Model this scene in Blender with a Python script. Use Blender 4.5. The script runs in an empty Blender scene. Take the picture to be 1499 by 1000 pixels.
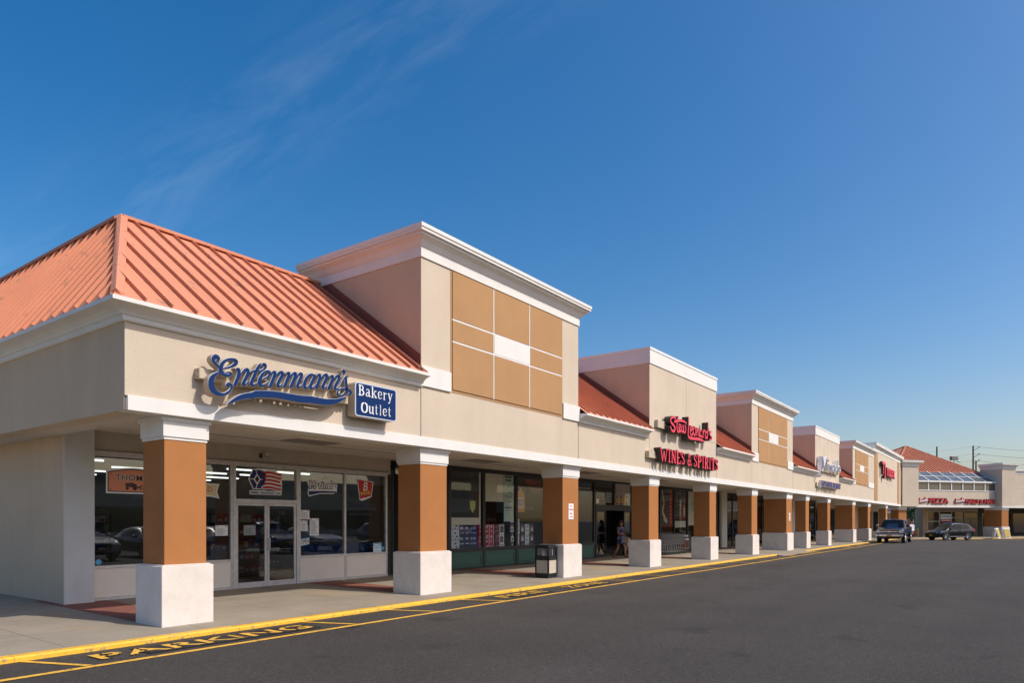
import bpy, math, random
from mathutils import Vector, Matrix
random.seed(7)
S = bpy.context.scene
R = math.radians

# ---------------------------------------------------------------- camera
cam = bpy.data.cameras.new('camera'); co = bpy.data.objects.new('camera', cam)
S.collection.objects.link(co); S.camera = co
cam.sensor_width = 36; cam.lens = 24.40; cam.shift_y = 0.1755; cam.clip_end = 4000; cam.clip_start = 0.05
co.location = (0, 0, 1.65); co.rotation_euler = (R(90), 0, R(36.012 - 90))

# ---------------------------------------------------------------- sky and sun
SUN = Vector((0.27, -0.95, 1.0)).normalized()      # direction towards the sun
W = bpy.data.worlds.new('World'); S.world = W; W.use_nodes = True
nt = W.node_tree; N = nt.nodes; L = nt.links
for n in list(N): N.remove(n)
out = N.new('ShaderNodeOutputWorld'); bg = N.new('ShaderNodeBackground')
sky = N.new('ShaderNodeTexSky'); sky.sky_type = 'NISHITA'; sky.sun_disc = False
sky.sun_elevation = math.asin(SUN.z); sky.sun_rotation = math.atan2(SUN.x, SUN.y)
sky.air_density = 1.0; sky.dust_density = 2.4; sky.ozone_density = 1.7; sky.altitude = 0
bg.inputs['Strength'].default_value = 0.147
def mth(op, a=None, b=None, nn=None, ll=None):
    m = (N if nn is None else nn).new('ShaderNodeMath'); m.operation = op
    for i, q in enumerate((a, b)):
        if q is None: continue
        if isinstance(q, (int, float)): m.inputs[i].default_value = q
        else: (L if ll is None else ll).new(q, m.inputs[i])
    return m.outputs[0]
tc = N.new('ShaderNodeTexCoord')
# a thin band of cirrus
def sight(px, py):
    c_, s_ = math.cos(R(36.012)), math.sin(R(36.012)); r_ = (px-749.5)/1016; return Vector((c_+s_*r_, s_-c_*r_, (764-py)/1016)).normalized()
d1 = sight(215, 290); d2 = sight(620, 30)
nrm = d1.cross(d2).normalized(); along = (d2 - d1).normalized()
def vdot(vec):
    v = N.new('ShaderNodeVectorMath'); v.operation = 'DOT_PRODUCT'; L.new(tc.outputs['Generated'], v.inputs[0]); v.inputs[1].default_value = vec
    return v.outputs['Value']
dn = mth('ABSOLUTE', vdot(nrm)); mr = N.new('ShaderNodeMapRange'); mr.interpolation_type = 'SMOOTHSTEP'
L.new(dn, mr.inputs[0]); mr.inputs[1].default_value = 0.0; mr.inputs[2].default_value = 0.10; mr.inputs[3].default_value = 1; mr.inputs[4].default_value = 0
comb = N.new('ShaderNodeCombineXYZ')
L.new(mth('MULTIPLY', vdot(along), 2.2), comb.inputs[0]); L.new(mth('MULTIPLY', vdot(nrm), 9.0), comb.inputs[1])
nz = N.new('ShaderNodeTexNoise'); nz.inputs['Scale'].default_value = 2.6; nz.inputs['Detail'].default_value = 9; nz.inputs['Roughness'].default_value = 0.62; nz.inputs['Distortion'].default_value = 0.45
L.new(comb.outputs[0], nz.inputs['Vector'])
cr = N.new('ShaderNodeMapRange'); L.new(nz.outputs['Fac'], cr.inputs[0]); cr.inputs[1].default_value = 0.42; cr.inputs[2].default_value = 0.85
fac = mth('MULTIPLY', mth('MULTIPLY', mr.outputs[0], cr.outputs[0]), 0.11)
mx = N.new('ShaderNodeMix'); mx.data_type = 'RGBA'
hs = N.new('ShaderNodeHueSaturation'); hs.inputs['Saturation'].default_value = 1.5; L.new(sky.outputs[0], hs.inputs['Color'])
tn = N.new('ShaderNodeVectorMath'); tn.operation = 'MULTIPLY'; L.new(hs.outputs[0], tn.inputs[0]); tn.inputs[1].default_value = (1.10, 1.01, 0.985)
L.new(fac, mx.inputs[0]); L.new(tn.outputs[0], mx.inputs[6]); mx.inputs[7].default_value = (5.0, 5.6, 6.6, 1)
L.new(mx.outputs[2], bg.inputs['Color']); L.new(bg.outputs[0], out.inputs[0])

sl = bpy.data.lights.new('sun', 'SUN'); sl.energy = 3.3; sl.angle = R(0.53); sl.color = (1.0, 0.945, 0.86)
so = bpy.data.objects.new('sun', sl); S.collection.objects.link(so)
so.rotation_euler = SUN.to_track_quat('Z', 'Y').to_euler(); so.location = (0, -20, 30)
S.view_settings.view_transform = 'Standard'; S.view_settings.look = 'None'; S.view_settings.gamma = 1; S.view_settings.exposure = 0.10
S.render.engine = 'CYCLES'

# ---------------------------------------------------------------- materials
MATS = {}
def newmat(name):
    m = bpy.data.materials.new(name); m.use_nodes = True; m.node_tree.nodes.clear(); return m
def mat(name, col, rough=0.6, metal=0.0, var=0.0, vscale=3.0, bump=0.0, bscale=80.0, spec=0.5, streak=0.0, emit=0.0, coat=0.0, dirt=None):
    if name in MATS: return MATS[name]
    m = newmat(name); n = m.node_tree.nodes; l = m.node_tree.links
    o = n.new('ShaderNodeOutputMaterial'); p = n.new('ShaderNodeBsdfPrincipled'); l.new(p.outputs[0], o.inputs[0])
    p.inputs['Base Color'].default_value = (*col, 1); p.inputs['Roughness'].default_value = rough; p.inputs['Metallic'].default_value = metal
    p.inputs['Specular IOR Level'].default_value = spec; p.inputs['Coat Weight'].default_value = coat
    if emit: p.inputs['Emission Color'].default_value = (*col, 1); p.inputs['Emission Strength'].default_value = emit
    t = n.new('ShaderNodeTexCoord')
    if var or streak or dirt:
        a = n.new('ShaderNodeTexNoise'); a.inputs['Scale'].default_value = vscale; a.inputs['Detail'].default_value = 6; a.inputs['Roughness'].default_value = 0.6
        l.new(t.outputs['Object'], a.inputs['Vector'])
        r = n.new('ShaderNodeMapRange'); l.new(a.outputs['Fac'], r.inputs[0]); r.inputs[1].default_value = 0.3; r.inputs[2].default_value = 0.7
        r.inputs[3].default_value = 1 - var; r.inputs[4].default_value = 1 + var
        cur = r.outputs[0]
        if streak:
            mp = n.new('ShaderNodeMapping'); mp.inputs['Scale'].default_value = (1.6, 1.6, 0.22); l.new(t.outputs['Object'], mp.inputs[0])
            b = n.new('ShaderNodeTexNoise'); b.inputs['Scale'].default_value = 1.6; b.inputs['Detail'].default_value = 5; l.new(mp.outputs[0], b.inputs['Vector'])
            r2 = n.new('ShaderNodeMapRange'); l.new(b.outputs['Fac'], r2.inputs[0]); r2.inputs[1].default_value = 0.45; r2.inputs[2].default_value = 0.75
            r2.inputs[3].default_value = 1; r2.inputs[4].default_value = 1 - streak
            cur = mth('MULTIPLY', cur, r2.outputs[0], n, l)
        v = n.new('ShaderNodeVectorMath'); v.operation = 'SCALE'; v.inputs[0].default_value = col; l.new(cur, v.inputs['Scale'])
        colout = v.outputs[0]
        if dirt:
            dcol, dscale, lo, hi, amt = dirt
            c = n.new('ShaderNodeTexNoise'); c.inputs['Scale'].default_value = dscale; c.inputs['Detail'].default_value = 8; c.inputs['Roughness'].default_value = 0.7
            l.new(t.outputs['Object'], c.inputs['Vector'])
            r3 = n.new('ShaderNodeMapRange'); l.new(c.outputs['Fac'], r3.inputs[0]); r3.inputs[1].default_value = lo; r3.inputs[2].default_value = hi; r3.inputs[3].default_value = 0; r3.inputs[4].default_value = amt
            x = n.new('ShaderNodeMix'); x.data_type = 'RGBA'; l.new(r3.outputs[0], x.inputs[0]); l.new(colout, x.inputs[6]); x.inputs[7].default_value = (*dcol, 1)
            colout = x.outputs[2]
        l.new(colout, p.inputs['Base Color'])
    if bump:
        b = n.new('ShaderNodeTexNoise'); b.inputs['Scale'].default_value = bscale; b.inputs['Detail'].default_value = 4; l.new(t.outputs['Object'], b.inputs['Vector'])
        q = n.new('ShaderNodeBump'); q.inputs['Strength'].default_value = bump; q.inputs['Distance'].default_value = 0.01
        l.new(b.outputs['Fac'], q.inputs['Height']); l.new(q.outputs[0], p.inputs['Normal'])
    MATS[name] = m; return m

TAN = mat('tan_stucco', (0.585, 0.495, 0.39), 0.92, var=0.055, vscale=0.7, bump=0.5, bscale=38, spec=0.1, streak=0.05)
SIDE = mat('shade_toned_stucco', (0.60, 0.455, 0.315), 0.92, var=0.05, vscale=0.6, bump=0.4, bscale=38, spec=0.1, streak=0.07)  # tan stucco for the shaded sides, shade tone mixed into the colour
TOWER = TAN
PANEL = mat('ochre_stucco', (0.43, 0.25, 0.122), 0.92, var=0.05, vscale=1.2, bump=0.35, bscale=60, spec=0.1, streak=0.03)
BROWN = mat('brown_stucco', (0.395, 0.17, 0.062), 0.92, var=0.06, vscale=1.5, bump=0.35, bscale=60, spec=0.1, streak=0.03)
WHITE = mat('white_trim', (0.73, 0.715, 0.68), 0.8, var=0.03, vscale=2, bump=0.15, bscale=70, spec=0.2, streak=0.05)
METALW = mat('white_metal_coping', (0.76, 0.76, 0.75), 0.5, var=0.02, spec=0.4)
PLINTH = mat('cream_plinth_stucco', (0.69, 0.635, 0.58), 0.9, var=0.07, vscale=3.5, bump=0.5, bscale=45, spec=0.1, streak=0.03, dirt=((0.45, 0.34, 0.24), 1.6, 0.56, 0.8, 0.35))
PALE = mat('pale_grey_stucco', (0.60, 0.61, 0.59), 0.9, var=0.05, vscale=1.5, bump=0.3, spec=0.1, streak=0.06)
SOFFIT = mat('soffit_paint', (0.62, 0.57, 0.50), 0.9, var=0.05, vscale=0.7, bump=0.1, spec=0.1, dirt=((0.35, 0.29, 0.22), 0.8, 0.55, 0.75, 0.5))
OVERW = mat('over_window_stucco', (0.47, 0.42, 0.35), 0.92, var=0.08, vscale=1.3, bump=0.3, spec=0.1, streak=0.1)
ALU = mat('weathered_aluminium', (0.62, 0.60, 0.57), 0.45, metal=0.35, var=0.12, vscale=6, dirt=((0.30, 0.22, 0.16), 9, 0.58, 0.75, 0.6))
KNEE = mat('beige_knee_panel', (0.84, 0.77, 0.66), 0.7, var=0.03, vscale=3, spec=0.3)
BLACK = mat('black_frame', (0.018, 0.018, 0.018), 0.4)
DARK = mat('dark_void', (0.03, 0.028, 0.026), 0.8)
GREEN = mat('green_painted_panel', (0.035, 0.115, 0.085), 0.45, var=0.06, vscale=4)
GREENL = mat('green_panel_edge', (0.02, 0.07, 0.05), 0.45)
ROOFM = mat('salmon_standing_seam', (0.60, 0.25, 0.15), 0.6, var=0.06, vscale=0.7, spec=0.15, dirt=((0.22, 0.15, 0.12), 3.6, 0.585, 0.66, 0.55))
FLASH = mat('dark_red_flashing', (0.25, 0.075, 0.045), 0.5, spec=0.4)
JOINT = mat('dark_joint', (0.12, 0.10, 0.08), 0.95)  # dark colour of the wall joints
YEL = mat('worn_yellow_paint', (0.80, 0.46, 0.035), 0.65, var=0.08, vscale=5, dirt=((0.27, 0.21, 0.13), 12, 0.53, 0.64, 0.9), bump=0.3, bscale=50)
YELR = mat('yellow_road_paint', (0.78, 0.44, 0.055), 0.7, var=0.08, vscale=6, dirt=((0.10, 0.085, 0.06), 11, 0.53, 0.66, 0.85), bump=0.4, bscale=120)
CHROME = mat('chrome', (0.75, 0.75, 0.76), 0.15, metal=1.0)
STEEL = mat('cart_steel', (0.52, 0.53, 0.55), 0.35, metal=0.8)
RUBBER = mat('rubber', (0.02, 0.02, 0.02), 0.8)
PAPER = mat('white_paper', (0.86, 0.87, 0.87), 0.7)
INK = mat('black_ink', (0.03, 0.03, 0.035), 0.7)
REDI = mat('red_ink', (0.55, 0.03, 0.03), 0.6)
BLUEI = mat('navy_ink', (0.015, 0.025, 0.16), 0.6)
SKYB = mat('light_blue_ink', (0.08, 0.42, 0.66), 0.6)
YELI = mat('yellow_ink', (0.75, 0.6, 0.08), 0.6)
SIGNBLUE = mat('sign_blue_acrylic', (0.003, 0.026, 0.115), 0.5, spec=0.15)
SIGNTRIM = mat('white_trim_cap', (0.50, 0.55, 0.66), 0.4)
SIGNTAN = mat('tan_letter_return', (0.50, 0.40, 0.29), 0.6)
SIGNRED = mat('red_acrylic', (0.74, 0.025, 0.06), 0.35)
SIGNDARK = mat('dark_letter_return', (0.028, 0.026, 0.022), 0.6)
LILAC = mat('violet_acrylic', (0.07, 0.055, 0.19), 0.4)
WHITEP = mat('white_letter_paint', (0.80, 0.79, 0.80), 0.4)
BOXTAN = mat('raceway_box', (0.52, 0.44, 0.33), 0.7)

def asphalt():
    m = newmat('asphalt'); n = m.node_tree.nodes; l = m.node_tree.links
    o = n.new('ShaderNodeOutputMaterial'); p = n.new('ShaderNodeBsdfPrincipled'); l.new(p.outputs[0], o.inputs[0])
    t = n.new('ShaderNodeTexCoord')
    def noise(scale, detail, vec=None, rough=0.6):
        a = n.new('ShaderNodeTexNoise'); a.inputs['Scale'].default_value = scale; a.inputs['Detail'].default_value = detail; a.inputs['Roughness'].default_value = rough
        l.new(vec or t.outputs['Object'], a.inputs['Vector']); return a.outputs['Fac']
    def rng(v, a, b, c, d):
        r = n.new('ShaderNodeMapRange'); l.new(v, r.inputs[0])
        for i, q in enumerate((a, b, c, d)): r.inputs[i+1].default_value = q
        return r.outputs[0]
    mp = n.new('ShaderNodeMapping'); mp.inputs['Scale'].default_value = (0.05, 0.55, 1); l.new(t.outputs['Object'], mp.inputs[0])
    f = rng(noise(55, 4, None, 0.75), 0.3, 0.7, 0.45, 1.6)
    f = mth('MULTIPLY', f, rng(noise(14, 5, None, 0.7), 0.3, 0.7, 0.8, 1.22), n, l)
    f = mth('MULTIPLY', f, rng(noise(0.35, 7), 0.3, 0.7, 0.86, 1.12), n, l)
    f = mth('MULTIPLY', f, rng(noise(1.2, 6, mp.outputs[0]), 0.3, 0.7, 0.88, 1.1), n, l)
    f = mth('MULTIPLY', f, rng(noise(0.8, 4, None, 0.6), 0.62, 0.70, 1.0, 0.72), n, l)
    vo = n.new('ShaderNodeTexVoronoi'); vo.inputs['Scale'].default_value = 42; l.new(t.outputs['Object'], vo.inputs['Vector'])
    wn = n.new('ShaderNodeTexWhiteNoise'); l.new(vo.outputs['Color'], wn.inputs['Vector'])
    sp = mth('MULTIPLY', rng(wn.outputs['Value'], 0.88, 0.94, 0, 1), rng(vo.outputs['Distance'], 0.22, 0.32, 1, 0), n, l)
    v = n.new('ShaderNodeVectorMath'); v.operation = 'SCALE'; v.inputs[0].default_value = (0.066, 0.059, 0.052); l.new(f, v.inputs['Scale'])
    x = n.new('ShaderNodeMix'); x.data_type = 'RGBA'; l.new(mth('MULTIPLY', sp, 0.6, n, l), x.inputs[0]); l.new(v.outputs[0], x.inputs[6]); x.inputs[7].default_value = (0.30, 0.27, 0.24, 1)
    l.new(x.outputs[2], p.inputs['Base Color']); p.inputs['Roughness'].default_value = 0.85; p.inputs['Specular IOR Level'].default_value = 0.25
    q = n.new('ShaderNodeBump'); q.inputs['Strength'].default_value = 0.9; q.inputs['Distance'].default_value = 0.02
    l.new(noise(95, 3), q.inputs['Height']); l.new(q.outputs[0], p.inputs['Normal'])
    return m
ASPH = asphalt()
TAR = mat('black_sealed_patch', (0.034, 0.032, 0.031), 0.85, var=0.2, vscale=20, bump=0.4, bscale=90, spec=0.2)
def concrete():
    m = newmat('sidewalk_concrete'); n = m.node_tree.nodes; l = m.node_tree.links
    o = n.new('ShaderNodeOutputMaterial'); p = n.new('ShaderNodeBsdfPrincipled'); l.new(p.outputs[0], o.inputs[0])
    t = n.new('ShaderNodeTexCoord')
    br = n.new('ShaderNodeTexBrick'); br.offset = 0; br.inputs['Scale'].default_value = 1; br.inputs['Mortar Size'].default_value = 0.008; br.inputs['Brick Width'].default_value = 1.95; br.inputs['Row Height'].default_value = 1.62
    br.inputs['Color1'].default_value = (0.31, 0.268, 0.205, 1); br.inputs['Color2'].default_value = (0.285, 0.245, 0.19, 1); br.inputs['Mortar'].default_value = (0.17, 0.14, 0.11, 1)
    l.new(t.outputs['Object'], br.inputs['Vector'])
    a = n.new('ShaderNodeTexNoise'); a.inputs['Scale'].default_value = 0.9; a.inputs['Detail'].default_value = 8; a.inputs['Roughness'].default_value = 0.65; l.new(t.outputs['Object'], a.inputs['Vector'])
    b = n.new('ShaderNodeTexNoise'); b.inputs['Scale'].default_value = 60; b.inputs['Detail'].default_value = 3; l.new(t.outputs['Object'], b.inputs['Vector'])
    r = n.new('ShaderNodeMapRange'); l.new(a.outputs['Fac'], r.inputs[0]); r.inputs[1].default_value = 0.3; r.inputs[2].default_value = 0.7; r.inputs[3].default_value = 0.85; r.inputs[4].default_value = 1.12
    r2 = n.new('ShaderNodeMapRange'); l.new(b.outputs['Fac'], r2.inputs[0]); r2.inputs[1].default_value = 0.3; r2.inputs[2].default_value = 0.7; r2.inputs[3].default_value = 0.86; r2.inputs[4].default_value = 1.14
    v = n.new('ShaderNodeVectorMath'); v.operation = 'SCALE'; l.new(br.outputs['Color'], v.inputs[0]); l.new(mth('MULTIPLY', r.outputs[0], r2.outputs[0], n, l), v.inputs['Scale'])
    c = n.new('ShaderNodeTexNoise'); c.inputs['Scale'].default_value = 0.55; c.inputs['Detail'].default_value = 6; l.new(t.outputs['Object'], c.inputs['Vector'])
    r3 = n.new('ShaderNodeMapRange'); l.new(c.outputs['Fac'], r3.inputs[0]); r3.inputs[1].default_value = 0.58; r3.inputs[2].default_value = 0.72; r3.inputs[4].default_value = 0.55
    x = n.new('ShaderNodeMix'); x.data_type = 'RGBA'; l.new(r3.outputs[0], x.inputs[0]); l.new(v.outputs[0], x.inputs[6]); x.inputs[7].default_value = (0.40, 0.27, 0.15, 1)
    l.new(x.outputs[2], p.inputs['Base Color']); p.inputs['Roughness'].default_value = 0.9; p.inputs['Specular IOR Level'].default_value = 0.2
    q = n.new('ShaderNodeBump'); q.inputs['Strength'].default_value = 0.3; q.inputs['Distance'].default_value = 0.006; l.new(b.outputs['Fac'], q.inputs['Height']); l.new(q.outputs[0], p.inputs['Normal'])
    return m
CONC = concrete()
def brickmat():
    m = newmat('red_paving_brick'); n = m.node_tree.nodes; l = m.node_tree.links
    o = n.new('ShaderNodeOutputMaterial'); p = n.new('ShaderNodeBsdfPrincipled'); l.new(p.outputs[0], o.inputs[0])
    t = n.new('ShaderNodeTexCoord'); br = n.new('ShaderNodeTexBrick'); l.new(t.outputs['Object'], br.inputs['Vector'])
    br.inputs['Scale'].default_value = 1; br.inputs['Brick Width'].default_value = 0.2; br.inputs['Row Height'].default_value = 0.1; br.inputs['Mortar Size'].default_value = 0.006
    br.inputs['Color1'].default_value = (0.30, 0.10, 0.06, 1); br.inputs['Color2'].default_value = (0.23, 0.075, 0.05, 1); br.inputs['Mortar'].default_value = (0.10, 0.06, 0.05, 1)
    l.new(br.outputs['Color'], p.inputs['Base Color']); p.inputs['Roughness'].default_value = 0.9
    return m
BRICK = brickmat()
def glassmat(name, tint=(0.66, 0.69, 0.69), k=2.0):
    m = newmat(name); n = m.node_tree.nodes; l = m.node_tree.links
    o = n.new('ShaderNodeOutputMaterial'); mixn = n.new('ShaderNodeMixShader'); tr = n.new('ShaderNodeBsdfTransparent'); gl = n.new('ShaderNodeBsdfGlossy')
    tr.inputs[0].default_value = (*tint, 1); gl.inputs['Roughness'].default_value = 0.015; gl.inputs[0].default_value = (0.95, 0.97, 1, 1)
    fr = n.new('ShaderNodeLayerWeight'); fr.inputs[0].default_value = 0.5
    f = mth('POWER', fr.outputs['Facing'], 5.0, n, l); f = mth('ADD', mth('MULTIPLY', f, 0.96, n, l), 0.043, n, l); f = mth('MULTIPLY', f, k, n, l); f = mth('MINIMUM', f, 0.95, n, l)
    l.new(f, mixn.inputs[0]); l.new(tr.outputs[0], mixn.inputs[1]); l.new(gl.outputs[0], mixn.inputs[2]); l.new(mixn.outputs[0], o.inputs[0])
    MATS[name] = m; return m
GLASS = glassmat('shop_glass', k=1.8)
WGLASS = glassmat('wine_shop_glass', (0.95, 0.97, 0.97), k=0.8)
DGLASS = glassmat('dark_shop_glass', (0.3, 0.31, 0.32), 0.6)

# ---------------------------------------------------------------- mesh helpers
class MB:
    def __init__(s): s.v = []; s.f = []; s.m = []
    def add(s, vs, fs, mi=0):
        b = len(s.v); s.v += [tuple(v) for v in vs]; s.f += [tuple(i + b for i in f) for f in fs]; s.m += [mi] * len(fs); return s
    def box(s, x0, x1, y0, y1, z0, z1, mi=0):
        return s.add([(x0,y0,z0),(x1,y0,z0),(x1,y1,z0),(x0,y1,z0),(x0,y0,z1),(x1,y0,z1),(x1,y1,z1),(x0,y1,z1)],
                     [(0,3,2,1),(4,5,6,7),(0,1,5,4),(1,2,6,5),(2,3,7,6),(3,0,4,7)], mi)
    def quad(s, a, b, c, d, mi=0): return s.add([a, b, c, d], [(0,1,2,3)], mi)
    def rect(s, x0, x1, z0, z1, y, mi=0): return s.quad((x0,y,z0),(x1,y,z0),(x1,y,z1),(x0,y,z1), mi)
    def prism(s, poly, y0, y1, mi=0):            # poly in x,z (counter-clockwise seen from -y)
        n = len(poly); vs = [(x, y0, z) for x, z in poly] + [(x, y1, z) for x, z in poly]
        fs = [tuple(range(n)), tuple(range(2*n-1, n-1, -1))] + [(i, i+n, (i+1) % n + n, (i+1) % n) for i in range(n)]
        return s.add(vs, fs, mi)
    def flat(s, poly, z0, z1, mi=0):             # poly in x,y
        n = len(poly); vs = [(x, y, z0) for x, y in poly] + [(x, y, z1) for x, y in poly]
        fs = [tuple(range(n-1, -1, -1)), tuple(range(n, 2*n))] + [(i, (i+1) % n, (i+1) % n + n, i+n) for i in range(n)]
        return s.add(vs, fs, mi)
    def tube(s, a, b, r, mi=0, n=6, r2=None):
        a = Vector(a); b = Vector(b); d = (b-a).normalized(); u = d.orthogonal().normalized(); w = d.cross(u); r2 = r if r2 is None else r2
        vs = []
        for p, q in ((a, r), (b, r2)):
            for i in range(n):
                t = 2*math.pi*i/n; vs.append(p + (u*math.cos(t) + w*math.sin(t))*q)
        fs = [tuple(range(n-1, -1, -1)), tuple(range(n, 2*n))] + [(i, (i+1) % n, (i+1) % n+n, i+n) for i in range(n)]
        return s.add(vs, fs, mi)
    def lathe(s, prof, c, axis='z', n=20, mi=0):  # prof [(r, h)]
        vs = []; fs = []; m = len(prof)
        for i in range(n):
            t = 2*math.pi*i/n
            for r, h in prof:
                a, b = r*math.cos(t), r*math.sin(t)
                vs.append({'z': (c[0]+a, c[1]+b, c[2]+h), 'y': (c[0]+a, c[1]+h, c[2]+b), 'x': (c[0]+h, c[1]+a, c[2]+b)}[axis])
        for i in range(n):
            for j in range(m-1):
                q = ((i*m+j), ((i+1) % n)*m+j, ((i+1) % n)*m+j+1, i*m+j+1); fs.append(q if axis != 'y' else q[::-1])
        return s.add(vs, fs, mi)
    def sweep(s, prof, path, mi=0, caps=True):   # prof [(out, z)] ; outward is right of the path direction
        pts = [Vector(p) for p in path]; n = len(pts); m = len(prof); off = []
        for i in range(n):
            ds = []
            if i > 0: ds.append((pts[i]-pts[i-1]).normalized())
            if i < n-1: ds.append((pts[i+1]-pts[i]).normalized())
            ns = [Vector((d.y, -d.x)) for d in ds]
            if len(ns) == 2: q = (ns[0]+ns[1]); q = q / (1 + ns[0].dot(ns[1]))
            else: q = ns[0]
            off.append(q)
        vs = [(pts[i].x + off[i].x*o, pts[i].y + off[i].y*o, z) for i in range(n) for o, z in prof]
        fs = [(i*m+j, (i+1)*m+j, (i+1)*m+j+1, i*m+j+1) for i in range(n-1) for j in range(m-1)]
        fs += [(i*m+m-1, (i+1)*m+m-1, (i+1)*m, i*m) for i in range(n-1)]
        if caps: fs += [tuple(range(m-1, -1, -1)), tuple((n-1)*m+j for j in range(m))]
        return s.add(vs, fs, mi)
    def build(s, name, mats, parent=None, smooth=False, bevel=0.0, xf=None):
        if not isinstance(mats, (list, tuple)): mats = [mats]
        me = bpy.data.meshes.new(name); vs = s.v
        if xf: vs = [tuple(xf @ Vector(v)) for v in vs]
        me.from_pydata(vs, [], s.f)
        for q in mats: me.materials.append(q)
        me.polygons.foreach_set('material_index', s.m)
        if smooth: me.polygons.foreach_set('use_smooth', [True]*len(s.f))
        me.update(); o = bpy.data.objects.new(name, me); S.collection.objects.link(o)
        if parent: o.parent = parent
        if bevel:
            b = o.modifiers.new('bevel', 'BEVEL'); b.width = bevel; b.segments = 2; b.limit_method = 'ANGLE'; b.harden_normals = False
        return o
def tag(o, label=None, cat=None, group=None, kind=None):
    if label: o['label'] = label
    if cat: o['category'] = cat
    if group: o['group'] = group
    if kind: o['kind'] = kind
    return o
def empty(name, loc=(0,0,0), rz=0.0, label=None, cat=None, group=None):
    o = bpy.data.objects.new(name, None); S.collection.objects.link(o); o.location = loc; o.rotation_euler = (0, 0, rz); o.empty_display_size = 0.2
    return tag(o, label, cat, group)
def copy_tree(o, parent=None):
    c = o.copy(); S.collection.objects.link(c)
    if parent: c.parent = parent
    for ch in list(o.children): copy_tree(ch, c)
    return c
def shift_mesh_origin(mb, x, y, z): mb.v = [(a-x, b-y, c-z) for a, b, c in mb.v]; return mb

def text_geo(body, h, w=None, bold=0.0, ext=0.0, align='LEFT', shear=0.0):
    cu = bpy.data.curves.new('t', 'FONT'); cu.body = body; cu.size = 1; cu.offset = bold; cu.extrude = 0.5 if ext else 0; cu.shear = shear; cu.resolution_u = 3
    ob = bpy.data.objects.new('t', cu); S.collection.objects.link(ob); bpy.context.view_layer.update()
    me = bpy.data.meshes.new_from_object(ob.evaluated_get(bpy.context.evaluated_depsgraph_get()))
    vs = [v.co.copy() for v in me.vertices]; fs = [tuple(p.vertices) for p in me.polygons]
    bpy.data.objects.remove(ob); bpy.data.curves.remove(cu); bpy.data.meshes.remove(me)
    if not vs: return [], []
    x0 = min(v.x for v in vs); x1 = max(v.x for v in vs); y0 = min(v.y for v in vs); y1 = max(v.y for v in vs)
    sy = h / (y1-y0); sx = w / (x1-x0) if w else sy
    vs = [Vector(((v.x-x0)*sx, (v.y-y0)*sy, v.z*ext)) for v in vs]
    if align == 'CENTER':
        ww = (x1-x0)*sx/2; vs = [Vector((v.x-ww, v.y, v.z)) for v in vs]
    return vs, fs
def put_text(mb, body, x, z, y, h, w=None, mi=0, bold=0.0, ext=0.0, align='LEFT', shear=0.0, slope=0.0):
    vs, fs = text_geo(body, h, w, bold, ext, align, shear)
    mb.add([(x+v.x, y-v.z, z+v.y+slope*v.x) for v in vs], fs, mi); return mb

def bars(mb, x, z, w, h, y, mi, n=6):
    # a line of print too small to read: short dashes
    cx = x; 
    while cx < x+w-.001:
        ww = min(w*random.uniform(.6, 1.5)/n, x+w-cx); mb.box(cx, cx+ww*.82, y-.001, y, z, z+h, mi); cx += ww
    return mb
def smooth_path(pts, sub=5):
    if len(pts) < 3: sub = 2
    P = [pts[0]] + list(pts) + [pts[-1]]; res = []
    for i in range(1, len(P)-2):
        a, b, c, d = P[i-1], P[i], P[i+1], P[i+2]
        for k in range(sub):
            t = k/sub
            res.append(tuple(0.5*((2*b[j]) + (-a[j]+c[j])*t + (2*a[j]-5*b[j]+4*c[j]-d[j])*t*t + (-a[j]+3*b[j]-3*c[j]+d[j])*t**3) for j in range(3)))
    res.append(tuple(pts[-1])); return res
def outline(path, extra):
    n = len(path); Lf = []; Rt = []
    for i in range(n):
        a = path[max(i-1, 0)]; b = path[min(i+1, n-1)]; dx, dz = b[0]-a[0], b[1]-a[1]; q = math.hypot(dx, dz) or 1
        w = max(path[i][2], 0.004)/2 + extra; nx, nz = -dz/q, dx/q
        Lf.append((path[i][0]+nx*w, path[i][1]+nz*w)); Rt.append((path[i][0]-nx*w, path[i][1]-nz*w))
    def cap(p, q, r, sgn):
        # half round end
        dx, dz = q[0]-p[0], q[1]-p[1]; l = math.hypot(dx, dz) or 1; dx /= l; dz /= l; res = []
        return dx, dz, r
    return Lf, Rt
def ribbon(mb, path, y0, y1, extra, mi, back=True):
    Lf, Rt = outline(path, extra); n = len(path)
    # rounded ends
    def endpt(i, j):
        p = path[i]; q = path[j]; dx, dz = p[0]-q[0], p[1]-q[1]; l = math.hypot(dx, dz) or 1
        w = max(p[2], 0.004)/2 + extra; return [(p[0]+dx/l*w*0.75 + s*(-dz/l)*w*0.6, p[1]+dz/l*w*0.75 + s*(dx/l)*w*0.6) for s in (1, -1)]
    e0 = endpt(0, 1); e1 = endpt(n-1, n-2)
    Lf = [e0[1]] + Lf + [e1[0]]; Rt = [e0[0]] + Rt + [e1[1]]; n = len(Lf)
    vs = [(x, y0, z) for x, z in Lf] + [(x, y0, z) for x, z in Rt] + [(x, y1, z) for x, z in Lf] + [(x, y1, z) for x, z in Rt]
    fs = [(i, i+n, i+n+1, i+1) for i in range(n-1)]
    fs += [(i+1, i+1+2*n, i+2*n, i) for i in range(n-1)] + [(i+n, i+3*n, i+3*n+1, i+n+1) for i in range(n-1)]
    fs += [(0, 2*n, 3*n, n), (2*n-1, 4*n-1, 3*n-1, n-1)]
    mb.add(vs, fs, mi)
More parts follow.
